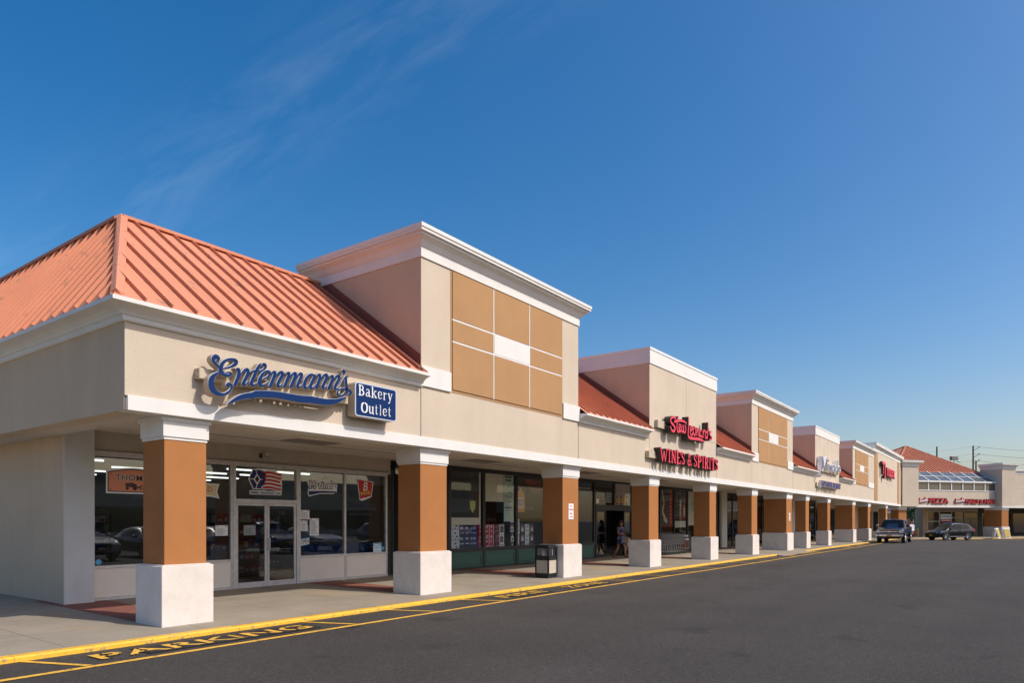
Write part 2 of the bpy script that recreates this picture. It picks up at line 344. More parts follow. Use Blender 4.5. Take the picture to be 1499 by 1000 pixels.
def channel(mb, strokes, yf, depth, trim=0.006, sub=5, m=(0, 1, 2), scale=1.0):
    for k, st in enumerate(strokes):
        p = smooth_path(st, sub); e = k*0.00006
        ribbon(mb, p, yf + e, yf + 0.004 + e, 0.0, m[0])
        ribbon(mb, p, yf + 0.0012 + 0.0100 + e*0.2, yf + 0.02, trim, m[1])
        ribbon(mb, p, yf + 0.0205 + e*0.2, yf + depth, trim + 0.001, m[2])
# slab letters for stroke-built words: strokes on a 0..1 by 0..1 cell
SLAB = {
 'W': [[(0.05,1,.13),(0.28,0.02,.13)],[(0.28,0.02,.09),(0.5,0.8,.09)],[(0.5,0.8,.13),(0.72,0.02,.13)],[(0.72,0.02,.09),(0.95,1,.09)],[(-.05,.97,.07),(0.2,.97,.07)],[(.8,.97,.07),(1.05,.97,.07)]],
 'I': [[(.5,0,.26),(.5,1,.26)],[(.15,.965,.08),(.85,.965,.08)],[(.15,.035,.08),(.85,.035,.08)]],
 'N': [[(.15,0,.12),(.15,1,.12)],[(.15,.95,.2),(.85,.05,.2)],[(.85,0,.12),(.85,1,.12)],[(-.02,.965,.08),(.3,.965,.08)],[(-.02,.035,.08),(.32,.035,.08)],[(.68,.965,.08),(1.02,.965,.08)]],
 'E': [[(.25,0,.24),(.25,1,.24)],[(.05,.96,.09),(.9,.96,.09)],[(.05,.04,.09),(.92,.04,.09)],[(.25,.5,.09),(.7,.5,.09)],[(.9,.78,.08),(.9,1,.08)],[(.92,0,.08),(.92,.24,.08)]],
 'S': [[(.86,.74,.1),(.8,.9,.1),(.5,.96,.1),(.2,.86,.2),(.2,.68,.2),(.5,.53,.18),(.8,.36,.2),(.8,.14,.18),(.5,.04,.1),(.2,.09,.1),(.13,.28,.1)]],
 '&': [[(.9,.5,.08),(.62,.1,.13),(.3,.04,.14),(.15,.22,.16),(.35,.5,.14),(.62,.72,.12),(.58,.92,.1),(.38,.94,.12),(.32,.76,.12),(.6,.35,.16),(.95,.05,.14)]],
 'P': [[(.25,0,.24),(.25,1,.24)],[(.25,.96,.09),(.6,.96,.1),(.84,.86,.2),(.84,.62,.2),(.6,.48,.1),(.25,.48,.09)],[(.02,.035,.08),(.5,.035,.08)],[(.02,.965,.08),(.3,.965,.08)]],
 'R': [[(.25,0,.24),(.25,1,.24)],[(.25,.96,.09),(.6,.96,.1),(.8,.86,.2),(.8,.66,.2),(.6,.53,.1),(.25,.53,.09)],[(.5,.5,.16),(.85,.05,.2)],[(.02,.035,.08),(.5,.035,.08)],[(.02,.965,.08),(.3,.965,.08)],[(.75,.035,.08),(1.02,.035,.08)]],
 'T': [[(.5,0,.26),(.5,1,.26)],[(.02,.96,.09),(.98,.96,.09)],[(.05,.76,.08),(.05,1,.08)],[(.95,.76,.08),(.95,1,.08)],[(.25,.035,.08),(.75,.035,.08)]],
 'B': [[(.22,0,.2),(.22,1,.2)],[(.22,.96,.1),(.6,.94,.12),(.74,.76,.2),(.6,.56,.12),(.22,.53,.1)],[(.5,.53,.1),(.78,.42,.18),(.82,.22,.22),(.62,.05,.12),(.22,.04,.1)],[(0,.965,.07),(.3,.965,.07)],[(0,.035,.07),(.3,.035,.07)]],
 'a': [[(.2,.6,.12),(.3,.7,.1),(.6,.7,.12),(.7,.5,.2),(.7,.1,.2),(.85,.03,.12),(1.0,.08,.07)],[(.65,.42,.09),(.25,.33,.14),(.15,.12,.18),(.35,.03,.12),(.65,.15,.08)]],
 'k': [[(.2,0,.2),(.2,1.02,.2)],[(.25,.3,.1),(.75,.68,.1)],[(.4,.4,.12),(.85,.05,.2)],[(0,.03,.07),(.42,.03,.07)],[(.62,.03,.07),(1,.03,.07)],[(.5,.69,.07),(.95,.69,.07)],[(0,1,.07),(.2,1,.07)]],
 'e': [[(.15,.4,.08),(.82,.4,.08),(.76,.64,.16),(.5,.71,.1),(.2,.6,.18),(.14,.32,.2),(.28,.08,.16),(.55,.03,.1),(.85,.15,.08)]],
 'r': [[(.25,0,.22),(.25,.7,.22)],[(.3,.45,.1),(.55,.66,.12),(.85,.62,.16)],[(0,.03,.07),(.55,.03,.07)],[(0,.69,.07),(.25,.69,.07)]],
 'y': [[(.15,.7,.2),(.5,.08,.2)],[(.85,.7,.1),(.5,.05,.12),(.35,-.22,.12),(.1,-.25,.14)],[(-.05,.69,.07),(.38,.69,.07)],[(.65,.69,.07),(1.02,.69,.07)]],
 'O': [[(.5,.97,.1),(.2,.84,.2),(.1,.5,.22),(.2,.16,.2),(.5,.03,.1),(.8,.16,.2),(.9,.5,.22),(.8,.84,.2),(.5,.97,.1)]],
 'u': [[(.2,.7,.2),(.2,.2,.2),(.38,.03,.12),(.72,.16,.08)],[(.78,.7,.2),(.78,.08,.2),(1.0,.03,.08)],[(0,.69,.07),(.2,.69,.07)],[(.6,.69,.07),(.78,.69,.07)]],
 't': [[(.4,.92,.16),(.4,.18,.22),(.58,.03,.12),(.85,.12,.07)],[(.05,.69,.08),(.8,.69,.08)]],
 'l': [[(.5,0,.22),(.5,1.02,.22)],[(.22,.03,.07),(.78,.03,.07)],[(.25,1,.07),(.5,1,.07)]],
}
def slab_word(word, x, z, h, cw, gap, widths=None):
    res = []; cx = x
    for ch in word:
        if ch == ' ': cx += cw*0.45; continue
        w = cw*(widths.get(ch, 1.0) if widths else 1.0)
        for st in SLAB[ch]:
            m = min(w, h)
            res.append([(cx + a*w, z + b*h, c*m*0.95) for a, b, c in st])
        cx += w + gap
    return res, cx

# ================================================================ GROUND
def sX(x):
    if x < 11: return 0.0
    if x < 75: return -0.0018*(x-11)
    if x < 90: return -0.1152 - (x-75)/15*0.145
    return -0.26
def zwalk(x, y): return sX(x) + 0.013*max(0.0, min(y, 16) - 9.9)
def zroad(x, y): return sX(x) - 0.065
def grid(xs, ys, zf, name, m, kind='structure', parent=None):
    vs = [(x, y, zf(x, y)) for y in ys for x in xs]; n = len(xs)
    fs = [(j*n+i, j*n+i+1, (j+1)*n+i+1, (j+1)*n+i) for j in range(len(ys)-1) for i in range(n-1)]
    mb = MB(); mb.add(vs, fs); return tag(mb.build(name, m, parent), kind=kind)
rx = [-1500, -400, -100, -30] + [i*3.0 for i in range(-8, 40)] + [130, 160, 220, 400, 1000, 2000]
ry = [-1500, -400, -150, -60, -30, -15, -8, -4, 0, 3, 6, 8, 9.2, 10.5, 13, 16, 20, 26, 40, 80, 200, 600, 1500]
grid(sorted(rx), ry, zroad, 'asphalt_ground', ASPH)
CURB_IN, CURB_OUT = 9.97, 9.80
XE = 82.9
wx = [-30, -10, 0, 5.45, 11] + [14+3*i for i in range(23)] + [XE]
grid(sorted(wx), [CURB_IN, 10.5, 11.5, 13, 14.5, 15.2, 16], zwalk, 'sidewalk', CONC)
grid(sorted(wx), [16, 22], lambda x, y: zwalk(x, 16) , 'sidewalk_inside', CONC)
tag(MB().box(-30, 5.7, 22, 60, -0.5, 0.06).build('side_yard_pavement', CONC), kind='structure')
# curb (with a dropped ramp between x 36.3 and 42.3)
def curb(x0, x1, name, m, seg=3.0):
    mb = MB(); n = max(1, int((x1-x0)/seg))
    for i in range(n):
        a = x0 + (x1-x0)*i/n; b = x0 + (x1-x0)*(i+1)/n - 0.006; j = random.uniform(-.004, .004)
        za, zb = zwalk(a, 9.9)+.002+j, zwalk(b, 9.9)+.002+j; ra, rb = sX(a)-.12, sX(b)-.12
        yo = CURB_OUT + random.uniform(-.006, .006)
        vs = [(a,yo,ra),(a,yo,za-.022),(a,yo+.02,za),(a,CURB_IN,za),(a,CURB_IN,ra),(b,yo,rb),(b,yo,zb-.022),(b,yo+.02,zb),(b,CURB_IN,zb),(b,CURB_IN,rb)]
        mb.add(vs, [(0,1,6,5),(1,2,7,6),(2,3,8,7),(3,4,9,8),(4,3,2,1,0),(5,6,7,8,9)])
    return tag(mb.build(name, m), kind='structure')
curb(-29.8, 36.3, 'yellow_curb', YEL); curb(42.3, 82.6, 'yellow_curb', YEL)
mb = MB(); mb.quad((36.3,9.45,zroad(36.3,9)+.004),(42.3,9.45,zroad(42.3,9)+.004),(42.3,9.971,zwalk(42.3,9.97)+.003),(36.3,9.971,zwalk(36.3,9.97)+.003)); tag(mb.build('curb_ramp', CONC), kind='structure')
# crosswise brick bands behind each pillar
mb = MB()
PX = [(5.45, 6.3, .82), (11.16, 12.2, .85), (17.12, 18.17, .85), (22.98, 23.95, .85), (29.07, 30.02, .87), (34.94, 36.0, .87), (41.4, 42.75, 1.43), (45.9, 46.9, .8), (52.1, 53.1, .82), (61.2, 62.5, 1.42), (68.4, 69.8, .94), (78.8, 80.0, .8)]
for a, b, _ in PX:
    x0, x1 = a+.04, a+1.0
    for y0, y1 in ((11.3, 12.8), (12.8, 15.6)):
        mb.quad((x0,y0,zwalk(x0,y0)+.004),(x1,y0,zwalk(x1,y0)+.004),(x1,y1,zwalk(x1,y1)+.004),(x0,y1,zwalk(x0,y1)+.004))
tag(mb.build('brick_paving_bands', BRICK), kind='structure')
# ---------------- road paint (one thing each)
mb = MB()
def paint(mb, poly, dz=.008): mb.add([(x, y, zroad(x, y)+dz) for x, y in poly], [tuple(range(len(poly)))])
YL0, YL1 = 8.73, 8.84
xs = [-28 + 4*i for i in range(25)]
for i in range(24):
    a, b = xs[i], xs[i+1]
    w = lambda x: 0.025*math.sin(x*1.3)
    paint(mb, [(a,YL0+w(a)),(b,YL0+w(b)),(b,YL1+w(b)),(a,YL1+w(a))])
    if b > 68: break
tag(mb.build('fire_lane_line', YELR), kind='structure')
mb = MB()
for x in (3.27, 7.34, 9.32, 11.47, 17.9, 20.2, 22.4, 24.6, 26.8, 29.0, 31.2, 33.4, 35.6):
    mb.add([(x, 9.78, zroad(x,9)+.0085), (x+.38, 8.84, zroad(x,9)+.0085), (x+.47, 8.84, zroad(x,9)+.0085), (x+.09, 9.78, zroad(x,9)+.0085)], [(0,1,2,3)])
tag(mb.build('fire_lane_hatching', YELR), kind='structure')
def stencil(word, x, y, h, w, name, tilt=0.0, patch=True):
    vs, fs = text_geo(word, h, w, bold=0.012)
    z = zroad(x, y)
    # stencil bridges are cut as dark bars on top of the paint
    mb = MB(); mb.add([(x+v.x, y+v.y+tilt*v.x, z+.016) for v in vs], fs, 0)
    for k in (0.47,):
        yy = y + h*k; n = len(word)
        for i in range(n):
            xa = x + w*(i+.28)/n; mb.quad((xa, y-.01+tilt*(xa-x), z+.020), (xa+.025, y-.01+tilt*(xa-x), z+.020), (xa+.025, y+h+.01, z+.020), (xa, y+h+.01, z+.020), 1)
    if patch: mb.quad((x+w*.17, y-.07, z+.012), (x+w+.1, y-.07+tilt*w, z+.012), (x+w+.1, y+h+.06, z+.012), (x+w*.17, y+h+.05, z+.012), 1)
    tag(mb.build(name, [YELR, TAR]), kind='structure')
stencil('PARKING', 3.93, 9.08, .40, 3.2, 'painted_word_parking', .0)
stencil('FIRE', 12.35, 9.12, .38, 1.75, 'painted_word_fire', .01)
stencil('ZONE', 15.15, 9.12, .38, 2.0, 'painted_word_zone', .01)
stencil('NO', 36.4, 9.1, .34, 1.2, 'painted_word_no', patch=False); stencil('PARKING', 39.2, 9.12, .34, 3.6, 'painted_word_parking', patch=False)
stencil('FIRE', 51.0, 9.15, .34, 2.2, 'painted_word_fire', patch=False); stencil('ZONE', 55.0, 9.15, .34, 2.4, 'painted_word_zone', patch=False)
# seams and old patches in the asphalt
mb = MB()
mb.add([(7.53+(.16+.03*math.sin(3*a))*math.cos(a), 8.62+(.055+.012*math.cos(5*a))*math.sin(a), -.061) for a in [i*math.pi/8 for i in range(16)]], [tuple(range(16))])
tag(mb.build('oil_stain', TAR), kind='structure')

# ================================================================ MAIN BUILDING
mall = empty('shopping_centre', (11, 12, 0), 0, 'long tan stucco shopping centre with salmon roofs and brown pillars along the yellow kerb', 'building')
OFF = Matrix.Translation((-11, -12, 0))
def part(mb, name, mats, parent=mall, **k):
    root = parent
    while root.parent: root = root.parent
    return mb.build(name, mats, parent, xf=OFF if root is mall else None, **k)
YF = 10.55
ZB, ZT = 3.28, 4.62
XEND = 89.3
# white band under the fascia and the beam soffit
mb = MB(); mb.box(4.91, XEND, YF-.03, YF+.3, ZB, 3.50); part(mb, 'fascia_band', WHITE, bevel=.006)
mb = MB(); mb.box(4.90, XEND, YF+.002, 11.45, ZB+.004, 3.46); mb.box(4.90, 5.62, 11.45, 40, ZB+.004, 3.46); mb.box(5.62, XEND, 11.45, 14.98, 3.44, 3.50)
part(mb, 'soffit', SOFFIT)
mb = MB()
for x in (7.2, 13.4, 19.6, 25.8, 32.0, 38.2): mb.box(x+2.2, x+3.4, 12.3, 13.2, 3.43, 3.445, 0); mb.box(x, x+5.9, 13.35, 13.38, 3.432, 3.445, 0)
part(mb, 'soffit_vent', mat('soffit_vent_grey', (0.25, .22, .19), .9))
# fascia wall in panels between joints
segs = [(4.88, 11.12), (17.89, 22.82), (29.62, 34.59), (42.35, 47.91), (55.47, 60.64)]
towers = [(11.13, 17.88, 7.45, 'splay'), (22.83, 29.61, 7.27, 'flat'), (34.60, 42.34, 7.45, 'splay'), (47.92, 55.46, 7.27, 'flat'), (60.65, 70.67, 7.45, 'splay'), (70.68, XEND-.4, 8.12, 'splay6')]
for a, b in segs:
    mb = MB().box(a, b-.012, YF, YF+.32, 3.498, ZT+.1)
    if a < 5: mb.box(4.88, 5.2, YF+.321, 42, ZB, ZT+.1)
    part(mb, 'fascia_wall', [TAN])
mb = MB(); mb.box(4.879, 4.885, YF+.02, 42, ZB+.001, ZT+.1)  # thin sheet giving the side face its painted shade tone
part(mb, 'side_fascia', [SIDE])
mb = MB(); mb.box(5.0, XEND, YF+.015, YF+.3, 3.46, 4.6); part(mb, 'joint_backing', JOINT)
CORN = [(0, 4.58), (.035, 4.58), (.055, 4.60), (.055, 4.655), (.085, 4.67), (.10, 4.70), (.16, 4.75), (.245, 4.775), (.27, 4.78), (.30, 4.785), (.30, 4.845), (0, 4.845)]
def cornice(path, parent=mall, prof=CORN, name='cornice', m=WHITE): part(MB().sweep(prof, path), name, m, parent)
cornice([(4.88, 42), (4.88, YF), (11.12, YF)])
for a, b in segs[1:]: cornice([(a, YF), (b-.25, YF)])
# roofs
def roof(x0, x1, hip=False):
    mb = MB(); y0, z0, sl, yr = YF-.27, 4.845, .718, 14.0; zr = z0 + (yr-y0)*sl
    def zz(y): return z0 + (y-y0)*sl
    if hip:
        xe = 4.61; xr = xe+1.80
        mb.quad((xe,y0,z0),(x1,y0,z0),(x1,yr,zr),(xr,yr,zr)); mb.quad((xe,42,z0),(xe,y0,z0),(xr,yr,zr),(xr,42,zr))
        mb.quad((xr,yr,zr),(x1,yr,zr),(x1,yr+.2,4.7),(xr,yr+.2,4.7)); mb.quad((xr,42,zr),(xr,yr,zr),(xr+.2,yr+.2,4.7),(xr+.2,42,4.7))
    else:
        mb.quad((x0,y0,z0),(x1,y0,z0),(x1,yr,zr),(x0,yr,zr)); mb.quad((x0,yr,zr),(x1,yr,zr),(x1,yr+.2,4.7),(x0,yr+.2,4.7))
    nv = Vector((0, -sl, 1)).normalized()*.06
    def seam(a, b, nvec, side):
        a = Vector(a); b = Vector(b); s = Vector(side)*.009
        vs = [a-s, a+s, a+s+nvec, a-s+nvec, b-s, b+s, b+s+nvec, b-s+nvec]
        mb.add(vs, [(0,1,2,3),(7,6,5,4),(0,4,5,1),(1,5,6,2),(2,6,7,3),(3,7,4,0)])
    k = 0; x = (4.61+.45) if hip else x0+.2
    while x < x1-.1:
        yt = min(yr, y0 + (x-4.61)*3.72/1.80) if hip else yr
        if yt > y0+.2: seam((x, y0+.02, zz(y0+.02)), (x, yt-.03, zz(yt-.03)), nv, (1,0,0))
        x += .39
    if hip:
        sx = (zr-z0)/1.80; nx = Vector((-sx, 0, 1)).normalized()*.05; y = y0+.45
        while y < 41.5:
            xt = min(1.80, (y-y0)*1.80/3.72)
            if xt > .1: seam((4.63, y, z0+.02*sx), (4.61+xt-.02, y, z0+(xt-.02)*sx), nx, (0,1,0))
            y += .40
    rf = part(mb, 'roof', ROOFM)
    cp = MB(); cp.box((xr if hip else x0), x1, yr-.10, yr+.10, zr-.01, zr+.05, 0)
    if hip:
        cp.box(xr-.08, xr+.10, yr+.1, 42, zr-.01, zr+.05, 0)
        a = Vector((4.66, y0+.06, z0+.05)); b = Vector((xr, yr, zr+.06)); d = (b-a).normalized(); s = Vector((-d.y, d.x, 0)).normalized()*.10; u = Vector((0,0,.07))
        s2 = Vector((1.0,-.2,0)).normalized()*.115; s1 = Vector((-.5,.9,0)).normalized()*.085
        cp.add([a+s1-u*.8, a+s2-u*.8, a+s2+u*.3, a+u, a+s1+u*.3, b+s1-u, b+s2-u, b+s2+u*.1, b+u*.4, b+s1+u*.1], [(0,1,2,3,4),(9,8,7,6,5),(1,6,7,2),(2,7,8,3),(3,8,9,4),(0,4,9,5)], 0)
    part(cp, 'ridge_cap', ROOFM, rf)
    fl = MB(); e = x1-.002
    fl.add([(e-.30,y0+.05,zz(y0+.05)+.012),(e,y0+.05,zz(y0+.05)+.012),(e,yr,zr+.012),(e-.30,yr,zr+.012),(e-.012,y0+.28,zz(y0+.28)),(e-.012,yr,zr),(e-.012,yr,zr+.26),(e-.012,y0+.28,zz(y0+.28)+.26),
            (e-.31,y0+.05,zz(y0+.05)+.075),(e-.27,y0+.05,zz(y0+.05)+.075),(e-.27,yr,zr+.075),(e-.31,yr,zr+.075),(e-.31,y0+.05,zz(y0+.05)),(e-.27,y0+.05,zz(y0+.05)),(e-.27,yr,zr),(e-.31,yr,zr)],
           [(0,1,2,3),(4,7,6,5),(8,9,10,11),(12,8,11,15),(9,13,14,10),(12,13,9,8)])
    part(fl, 'flashing', FLASH, rf)
roof(4.61, 11.13, True)
for a, b in segs[1:]: roof(a, b+.01)
# towers
def splay(zb, zt, out=.30):
    h = zt-zb
    return [(0, zb), (.03, zb), (.03, zb+.215), (.045, zb+.225), (.07, zb+.26), (.12, zb+.34), (.20, zb+.395), (.225, zb+.40), (.225, zb+.45), (out-.02, zb+.455), (out-.02, zt-.085), (out, zt-.08), (out, zt), (0, zt)]
for i, (a, b, zw, kind) in enumerate(towers):
    yb = 14.55
    mb = MB(); mb.box(a, b-.012, YF, yb, 3.498, zw)
    tw = part(mb, 'tower', TAN, bevel=.004)
    mb = MB(); mb.box(a-.003, a+.02, YF+.004, yb-.002, ZT+.05, zw-.001); part(mb, 'tower_side', SIDE, tw)  # thin sheet putting the shade tone on the tower's left face
    path = [(a, yb), (a, YF), (b-.012, YF), (b-.012, yb)]
    if kind.startswith('splay'):
        zt = 8.05 if kind == 'splay' else 8.82
        mb = MB().sweep(splay(zw, zt), path); part(mb, 'cornice', WHITE, tw)
        part(MB().box(a+.004, b-.016, YF+.004, yb-.004, zw+.002, zt-.03), 'parapet_top', METALW, tw)
    else:
        zt = 7.85
        part(MB().sweep([(0, zw), (.03, zw), (.03, zt-.085), (0, zt-.085)], path), 'parapet_band', WHITE, tw)
        part(MB().sweep([(0, zt-.085), (.05, zt-.085), (.05, zt), (0, zt)], path), 'coping', METALW, tw)
        part(MB().box(a+.004, b-.016, YF+.004, yb-.004, zw+.002, zt-.03), 'parapet_top', METALW, tw)
        part(MB().box((a+b)/2-.006, (a+b)/2+.006, YF-.0015, YF+.01, 3.5, zw-.002).box(a, b-.012, YF-.0015, YF+.01, 5.005, 5.017), 'control_joint', JOINT, tw)
    if kind == 'splay':
        W_ = b-a
        pa, pb = (12.10, 16.96) if i == 0 else ((35.62, 41.10) if i == 2 else (61.72, 67.75)); z0, z1 = 4.62, 7.44
        # recessed-look frame: three columns by three rows of ochre panels on a darker backing
        mb = MB(); mb.box(pa, pb, YF-.008, YF+.02, z0, z1); gp = part(mb, 'panel_backing', mat('ochre_reveal', (0.42, .245, .12), .92), tw)
        xs = [pa+.05, pa+(pb-pa)*.333, pa+(pb-pa)*.6567, pb-.05]; zs = [z0+.07, 5.80, 6.31, z1-.02]; g = .022
        mb = MB(); wh = MB()
        for ix in range(3):
            for iz in range(3):
                x0, x1 = xs[ix]+(g if ix else 0), xs[ix+1]-(g if ix < 2 else 0); q0, q1 = zs[iz]+(g if iz else 0), zs[iz+1]-(g if iz < 2 else 0)
                (wh if (ix == 1 and iz == 1) else mb).box(x0, x1, YF-.03, YF-.004, q0, q1)
        part(mb, 'ochre_panel', PANEL, tw); part(wh, 'white_panel', WHITE, tw)
        mb = MB()
        for x in xs[1:3]: mb.box(x-.017, x+.017, YF-.024, YF-.006, z0+.06, z1-.02)
        for q in zs[1:3]: mb.box(xs[0], xs[3], YF-.0245, YF-.0065, q-.017, q+.017)
        part(mb, 'white_divider', METALW, tw)
        part(MB().box(a-.02, pa-.01, YF-.045, YF+.1, 4.615, 5.06), 'base_block', WHITE, tw, bevel=.006); part(MB().box(pb+.01, b+.02, YF-.045, YF+.1, 4.60, 5.045), 'base_block', WHITE, tw, bevel=.006)
    if kind == 'splay6':
        mb = MB(); 
        for u, v in ((a+.4, a+2.0), (b-2.6, b-1.2)): part(MB().box(u, v, YF-.04, YF+.1, 3.51, zw-.002), 'brown_pilaster', PANEL, tw)
        part(MB().box(a, b, YF-.0015, YF+.01, 5.4, 5.412), 'control_joint', JOINT, tw)

# pillars
def pillar(x0, x1, dep, zlo=-.35, parent=mall, y0=10.60, capz=ZB, mb_xf=None):
    a, b, c, d = x0, x1, y0, y0+dep
    if parent is mall: a, b, c, d = x0-11, x1-11, y0-12, y0+dep-12
    sh = MB().box(a+.08, b-.08, c+.08, d-.08, .9, 2.93).build('pillar', BROWN, parent, bevel=.008)
    p = MB(); n = 3
    p.box(a, b, c, d, zlo, .945); p.box(a+.03, b-.03, c+.03, d-.03, .945, .965)
    p.build('plinth', PLINTH, sh, bevel=.014)
    q = MB()
    def ring(o, z0, z1): q.box(a+.08-o, b-.08+o, c+.08-o, d-.08+o, z0, z1)
    ring(.012, 2.92, 2.965); ring(.030, 2.965, 3.20); ring(.045, 3.20, 3.215); ring(.062, 3.215, capz+.003)
    q.build('capital', WHITE, sh, bevel=.004)
    return sh
for a, b, dp in PX: pillar(a, b, dp)
# body behind: side wall, piers, walls over the windows, flat roof
YS = 14.75
mb = MB(); mb.box(5.63, 5.95, 14.60, 42, -.2, 3.45); part(mb, 'side_wall', SIDE)
mb = MB(); mb.box(5.634, 6.17, 14.555, 14.60, -.2, 3.445); mb.box(5.95, 6.17, 14.60, 14.9, -.2, 3.445); part(mb, 'end_pier', PALE, bevel=.004)
mb = MB(); mb.box(5.7, XEND, 14.45, 42, 4.45, 4.6); mb.box(5.7, XEND+9, 41.7, 42, -.3, 4.45); mb.box(XEND-.35, XEND-.05, 14.9, 42, -.5, 4.45); part(mb, 'flat_roof_and_rear', SIDE)

def pane(x0, x1, z0, z1, parent, m=GLASS, y=None, xf=True):
    mb = MB().box(x0, x1, (y or YS)+.025, (y or YS)+.033, z0, z1)
    return part(mb, 'pane', m, parent)
def window(xs, z0, z1, m, w=.05, parent=mall, gl=GLASS, name='window', d=.09):
    # one glazed unit: frame members and one pane per light
    x0, x1 = xs[0], xs[-1]; mb = MB()
    mb.box(x0, x1, YS-.02, YS+d, z1-w, z1); mb.box(x0, x1, YS-.03, YS+d, z0, z0+w)
    for i, x in enumerate(xs):
        a = x0 if i == 0 else (x-w if i == len(xs)-1 else x-w/2); mb.box(a, a+w, YS-.015, YS+d-.005, z0+w, z1-w)
    fr = part(mb, name, m, parent, bevel=.003)
    for i in range(len(xs)-1): pane(xs[i]+w*.3, xs[i+1]-w*.3, z0+w*.5, z1-w*.5, fr, gl)
    return fr
# --- bakery front
part(MB().box(6.17, 14.25, YS-.02, YS+.2, 3.04, 3.445), 'over_window_wall', OVERW)
part(MB().box(6.17, 14.2, YS-.07, YS+.05, 3.0, 3.04), 'drip_edge', ALU)
window([6.19, 7.72, 9.24], .70, 3.0, ALU, .055); window([11.07, 12.58, 14.14], .70, 3.0, ALU, .06)
for a, b in ((6.19, 9.24), (11.07, 14.14)):
    k = MB(); n = 2; s = (b-a)/n
    for i in range(n): k.box(a+s*i+.05, a+s*(i+1)-.04, YS, YS+.06, .12, .70)
    kp = part(k, 'knee_panel', KNEE)
    f = MB(); f.box(a, b, YS-.025, YS+.055, .05, .115)
    for i in range(n+1): f.box(a+s*i-(.0 if i == 0 else .05 if i == n else .03), a+s*i+(.05 if i == 0 else 0 if i == n else .03), YS-.014, YS+.055, .115, .70)
    part(f, 'knee_frame', ALU, kp)
tr = MB(); tr.box(9.24, 9.31, YS-.03, YS+.1, .04, 3.0); tr.box(11.0, 11.07, YS-.03, YS+.1, .04, 3.0); tr.box(9.31, 11.0, YS-.035, YS+.1, 2.08, 2.17); tr.box(9.31, 11.0, YS-.02, YS+.09, 2.94, 3.0)
df = part(tr, 'door_frame', ALU); pane(9.31, 11.0, 2.17, 2.94, df)
for a, b, hx in ((9.315, 10.150, 10.02), (10.160, 10.995, 10.22)):
    m_ = MB(); z0, z1 = .06, 2.075
    m_.box(a, b, YS-.01, YS+.04, z0, z0+.13); m_.box(a, b, YS-.01, YS+.04, z1-.06, z1); m_.box(a, a+.06, YS-.01, YS+.04, z0+.13, z1-.06); m_.box(b-.06, b, YS-.01, YS+.04, z0+.13, z1-.06)
    dr = part(m_, 'door', ALU, bevel=.003)
    part(MB().box(a+.05, b-.05, YS+.012, YS+.02, z0+.12, z1-.05), 'pane', GLASS, dr)
    h = MB(); h.box(a+.05, b-.05, YS+.05, YS+.065, .94, .965, 0); h.box(min(hx, hx)-.38 if hx < 10.1 else hx+.0, hx-.05 if hx < 10.1 else hx+.33, YS+.045, YS+.075, .92, .99, 1); part(h, 'push_bar', [STEEL, PAPER], dr)
    if hx > 10.1:
        h = MB(); h.box(10.175, 10.205, YS-.07, YS-.045, .93, 1.24); h.box(10.178, 10.202, YS-.045, YS-.01, .95, .98); h.box(10.178, 10.202, YS-.045, YS-.01, 1.19, 1.22); part(h, 'handle', STEEL, dr)
# dark recess beside the bakery
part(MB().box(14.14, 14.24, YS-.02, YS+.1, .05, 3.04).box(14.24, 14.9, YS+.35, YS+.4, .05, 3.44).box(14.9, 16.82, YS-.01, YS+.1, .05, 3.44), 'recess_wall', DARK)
# --- wine shop front
def wine_front(xs, zs=3.43, kn=.62):
    fr = window(xs, kn, zs, BLACK, .13, gl=WGLASS)
    g = MB(); e = MB()
    for i in range(len(xs)-1):
        a, b = xs[i]+.07, xs[i+1]-.07
        g.box(a, b, YS+.005, YS+.05, .10, kn, 0)
        for q in ((a+.05, b-.05, .18, .195), (a+.05, b-.05, kn-.10, kn-.085)): e.box(q[0], q[1], YS-.005, YS+.01, q[2], q[3])
        e.box(a+.05, a+.065, YS-.006, YS+.01, .195, kn-.10); e.box(b-.12, b-.07, YS-.006, YS+.01, .195, kn-.10)
    k = part(g, 'green_knee_panel', GREEN, fr); part(e, 'panel_moulding', GREENL, fr)
    f = MB(); f.box(xs[0], xs[-1], YS-.02, YS+.05, .03, .10)
    for x in xs: f.box(x-.06, x+.06, YS-.012, YS+.05, .10, kn)
    part(f, 'knee_frame', BLACK, fr)
wine_front([16.82, 18.66, 20.58, 22.5, 24.4, 26.42])
wine_front([29.95, 31.6, 33.2, 35.0, 36.87, 38.6, 40.3, 41.95])
# automatic door of the wine shop
m_ = MB(); m_.box(26.42, 29.95, YS-.03, YS+.12, 2.12, 2.36); m_.box(26.42, 26.50, YS-.03, YS+.12, .04, 2.12); m_.box(29.87, 29.95, YS-.03, YS+.12, .04, 2.12); m_.box(28.12, 28.26, YS-.02, YS+.1, 2.36, 3.43); m_.box(26.42, 29.95, YS-.02, YS+.1, 3.36, 3.44)
ad = part(m_, 'door_frame', BLACK); pane(26.45, 28.15, 2.36, 3.38, ad, WGLASS); pane(28.22, 29.9, 2.36, 3.38, ad, WGLASS)
for a, b in ((26.50, 27.38), (29.12, 29.87)):
    q = MB(); q.box(a, a+.06, YS-.01, YS+.05, .06, 2.12); q.box(b-.06, b, YS-.01, YS+.05, .06, 2.12); q.box(a, b, YS-.008, YS+.048, .06, .18); q.box(a, b, YS-.008, YS+.048, 1.08, 1.15); q.box(a, b, YS-.008, YS+.048, 2.04, 2.12)
    dd = part(q, 'sliding_door', BLACK); part(MB().box(a+.05, b-.05, YS+.015, YS+.022, .12, 2.1), 'pane', GLASS, dd)
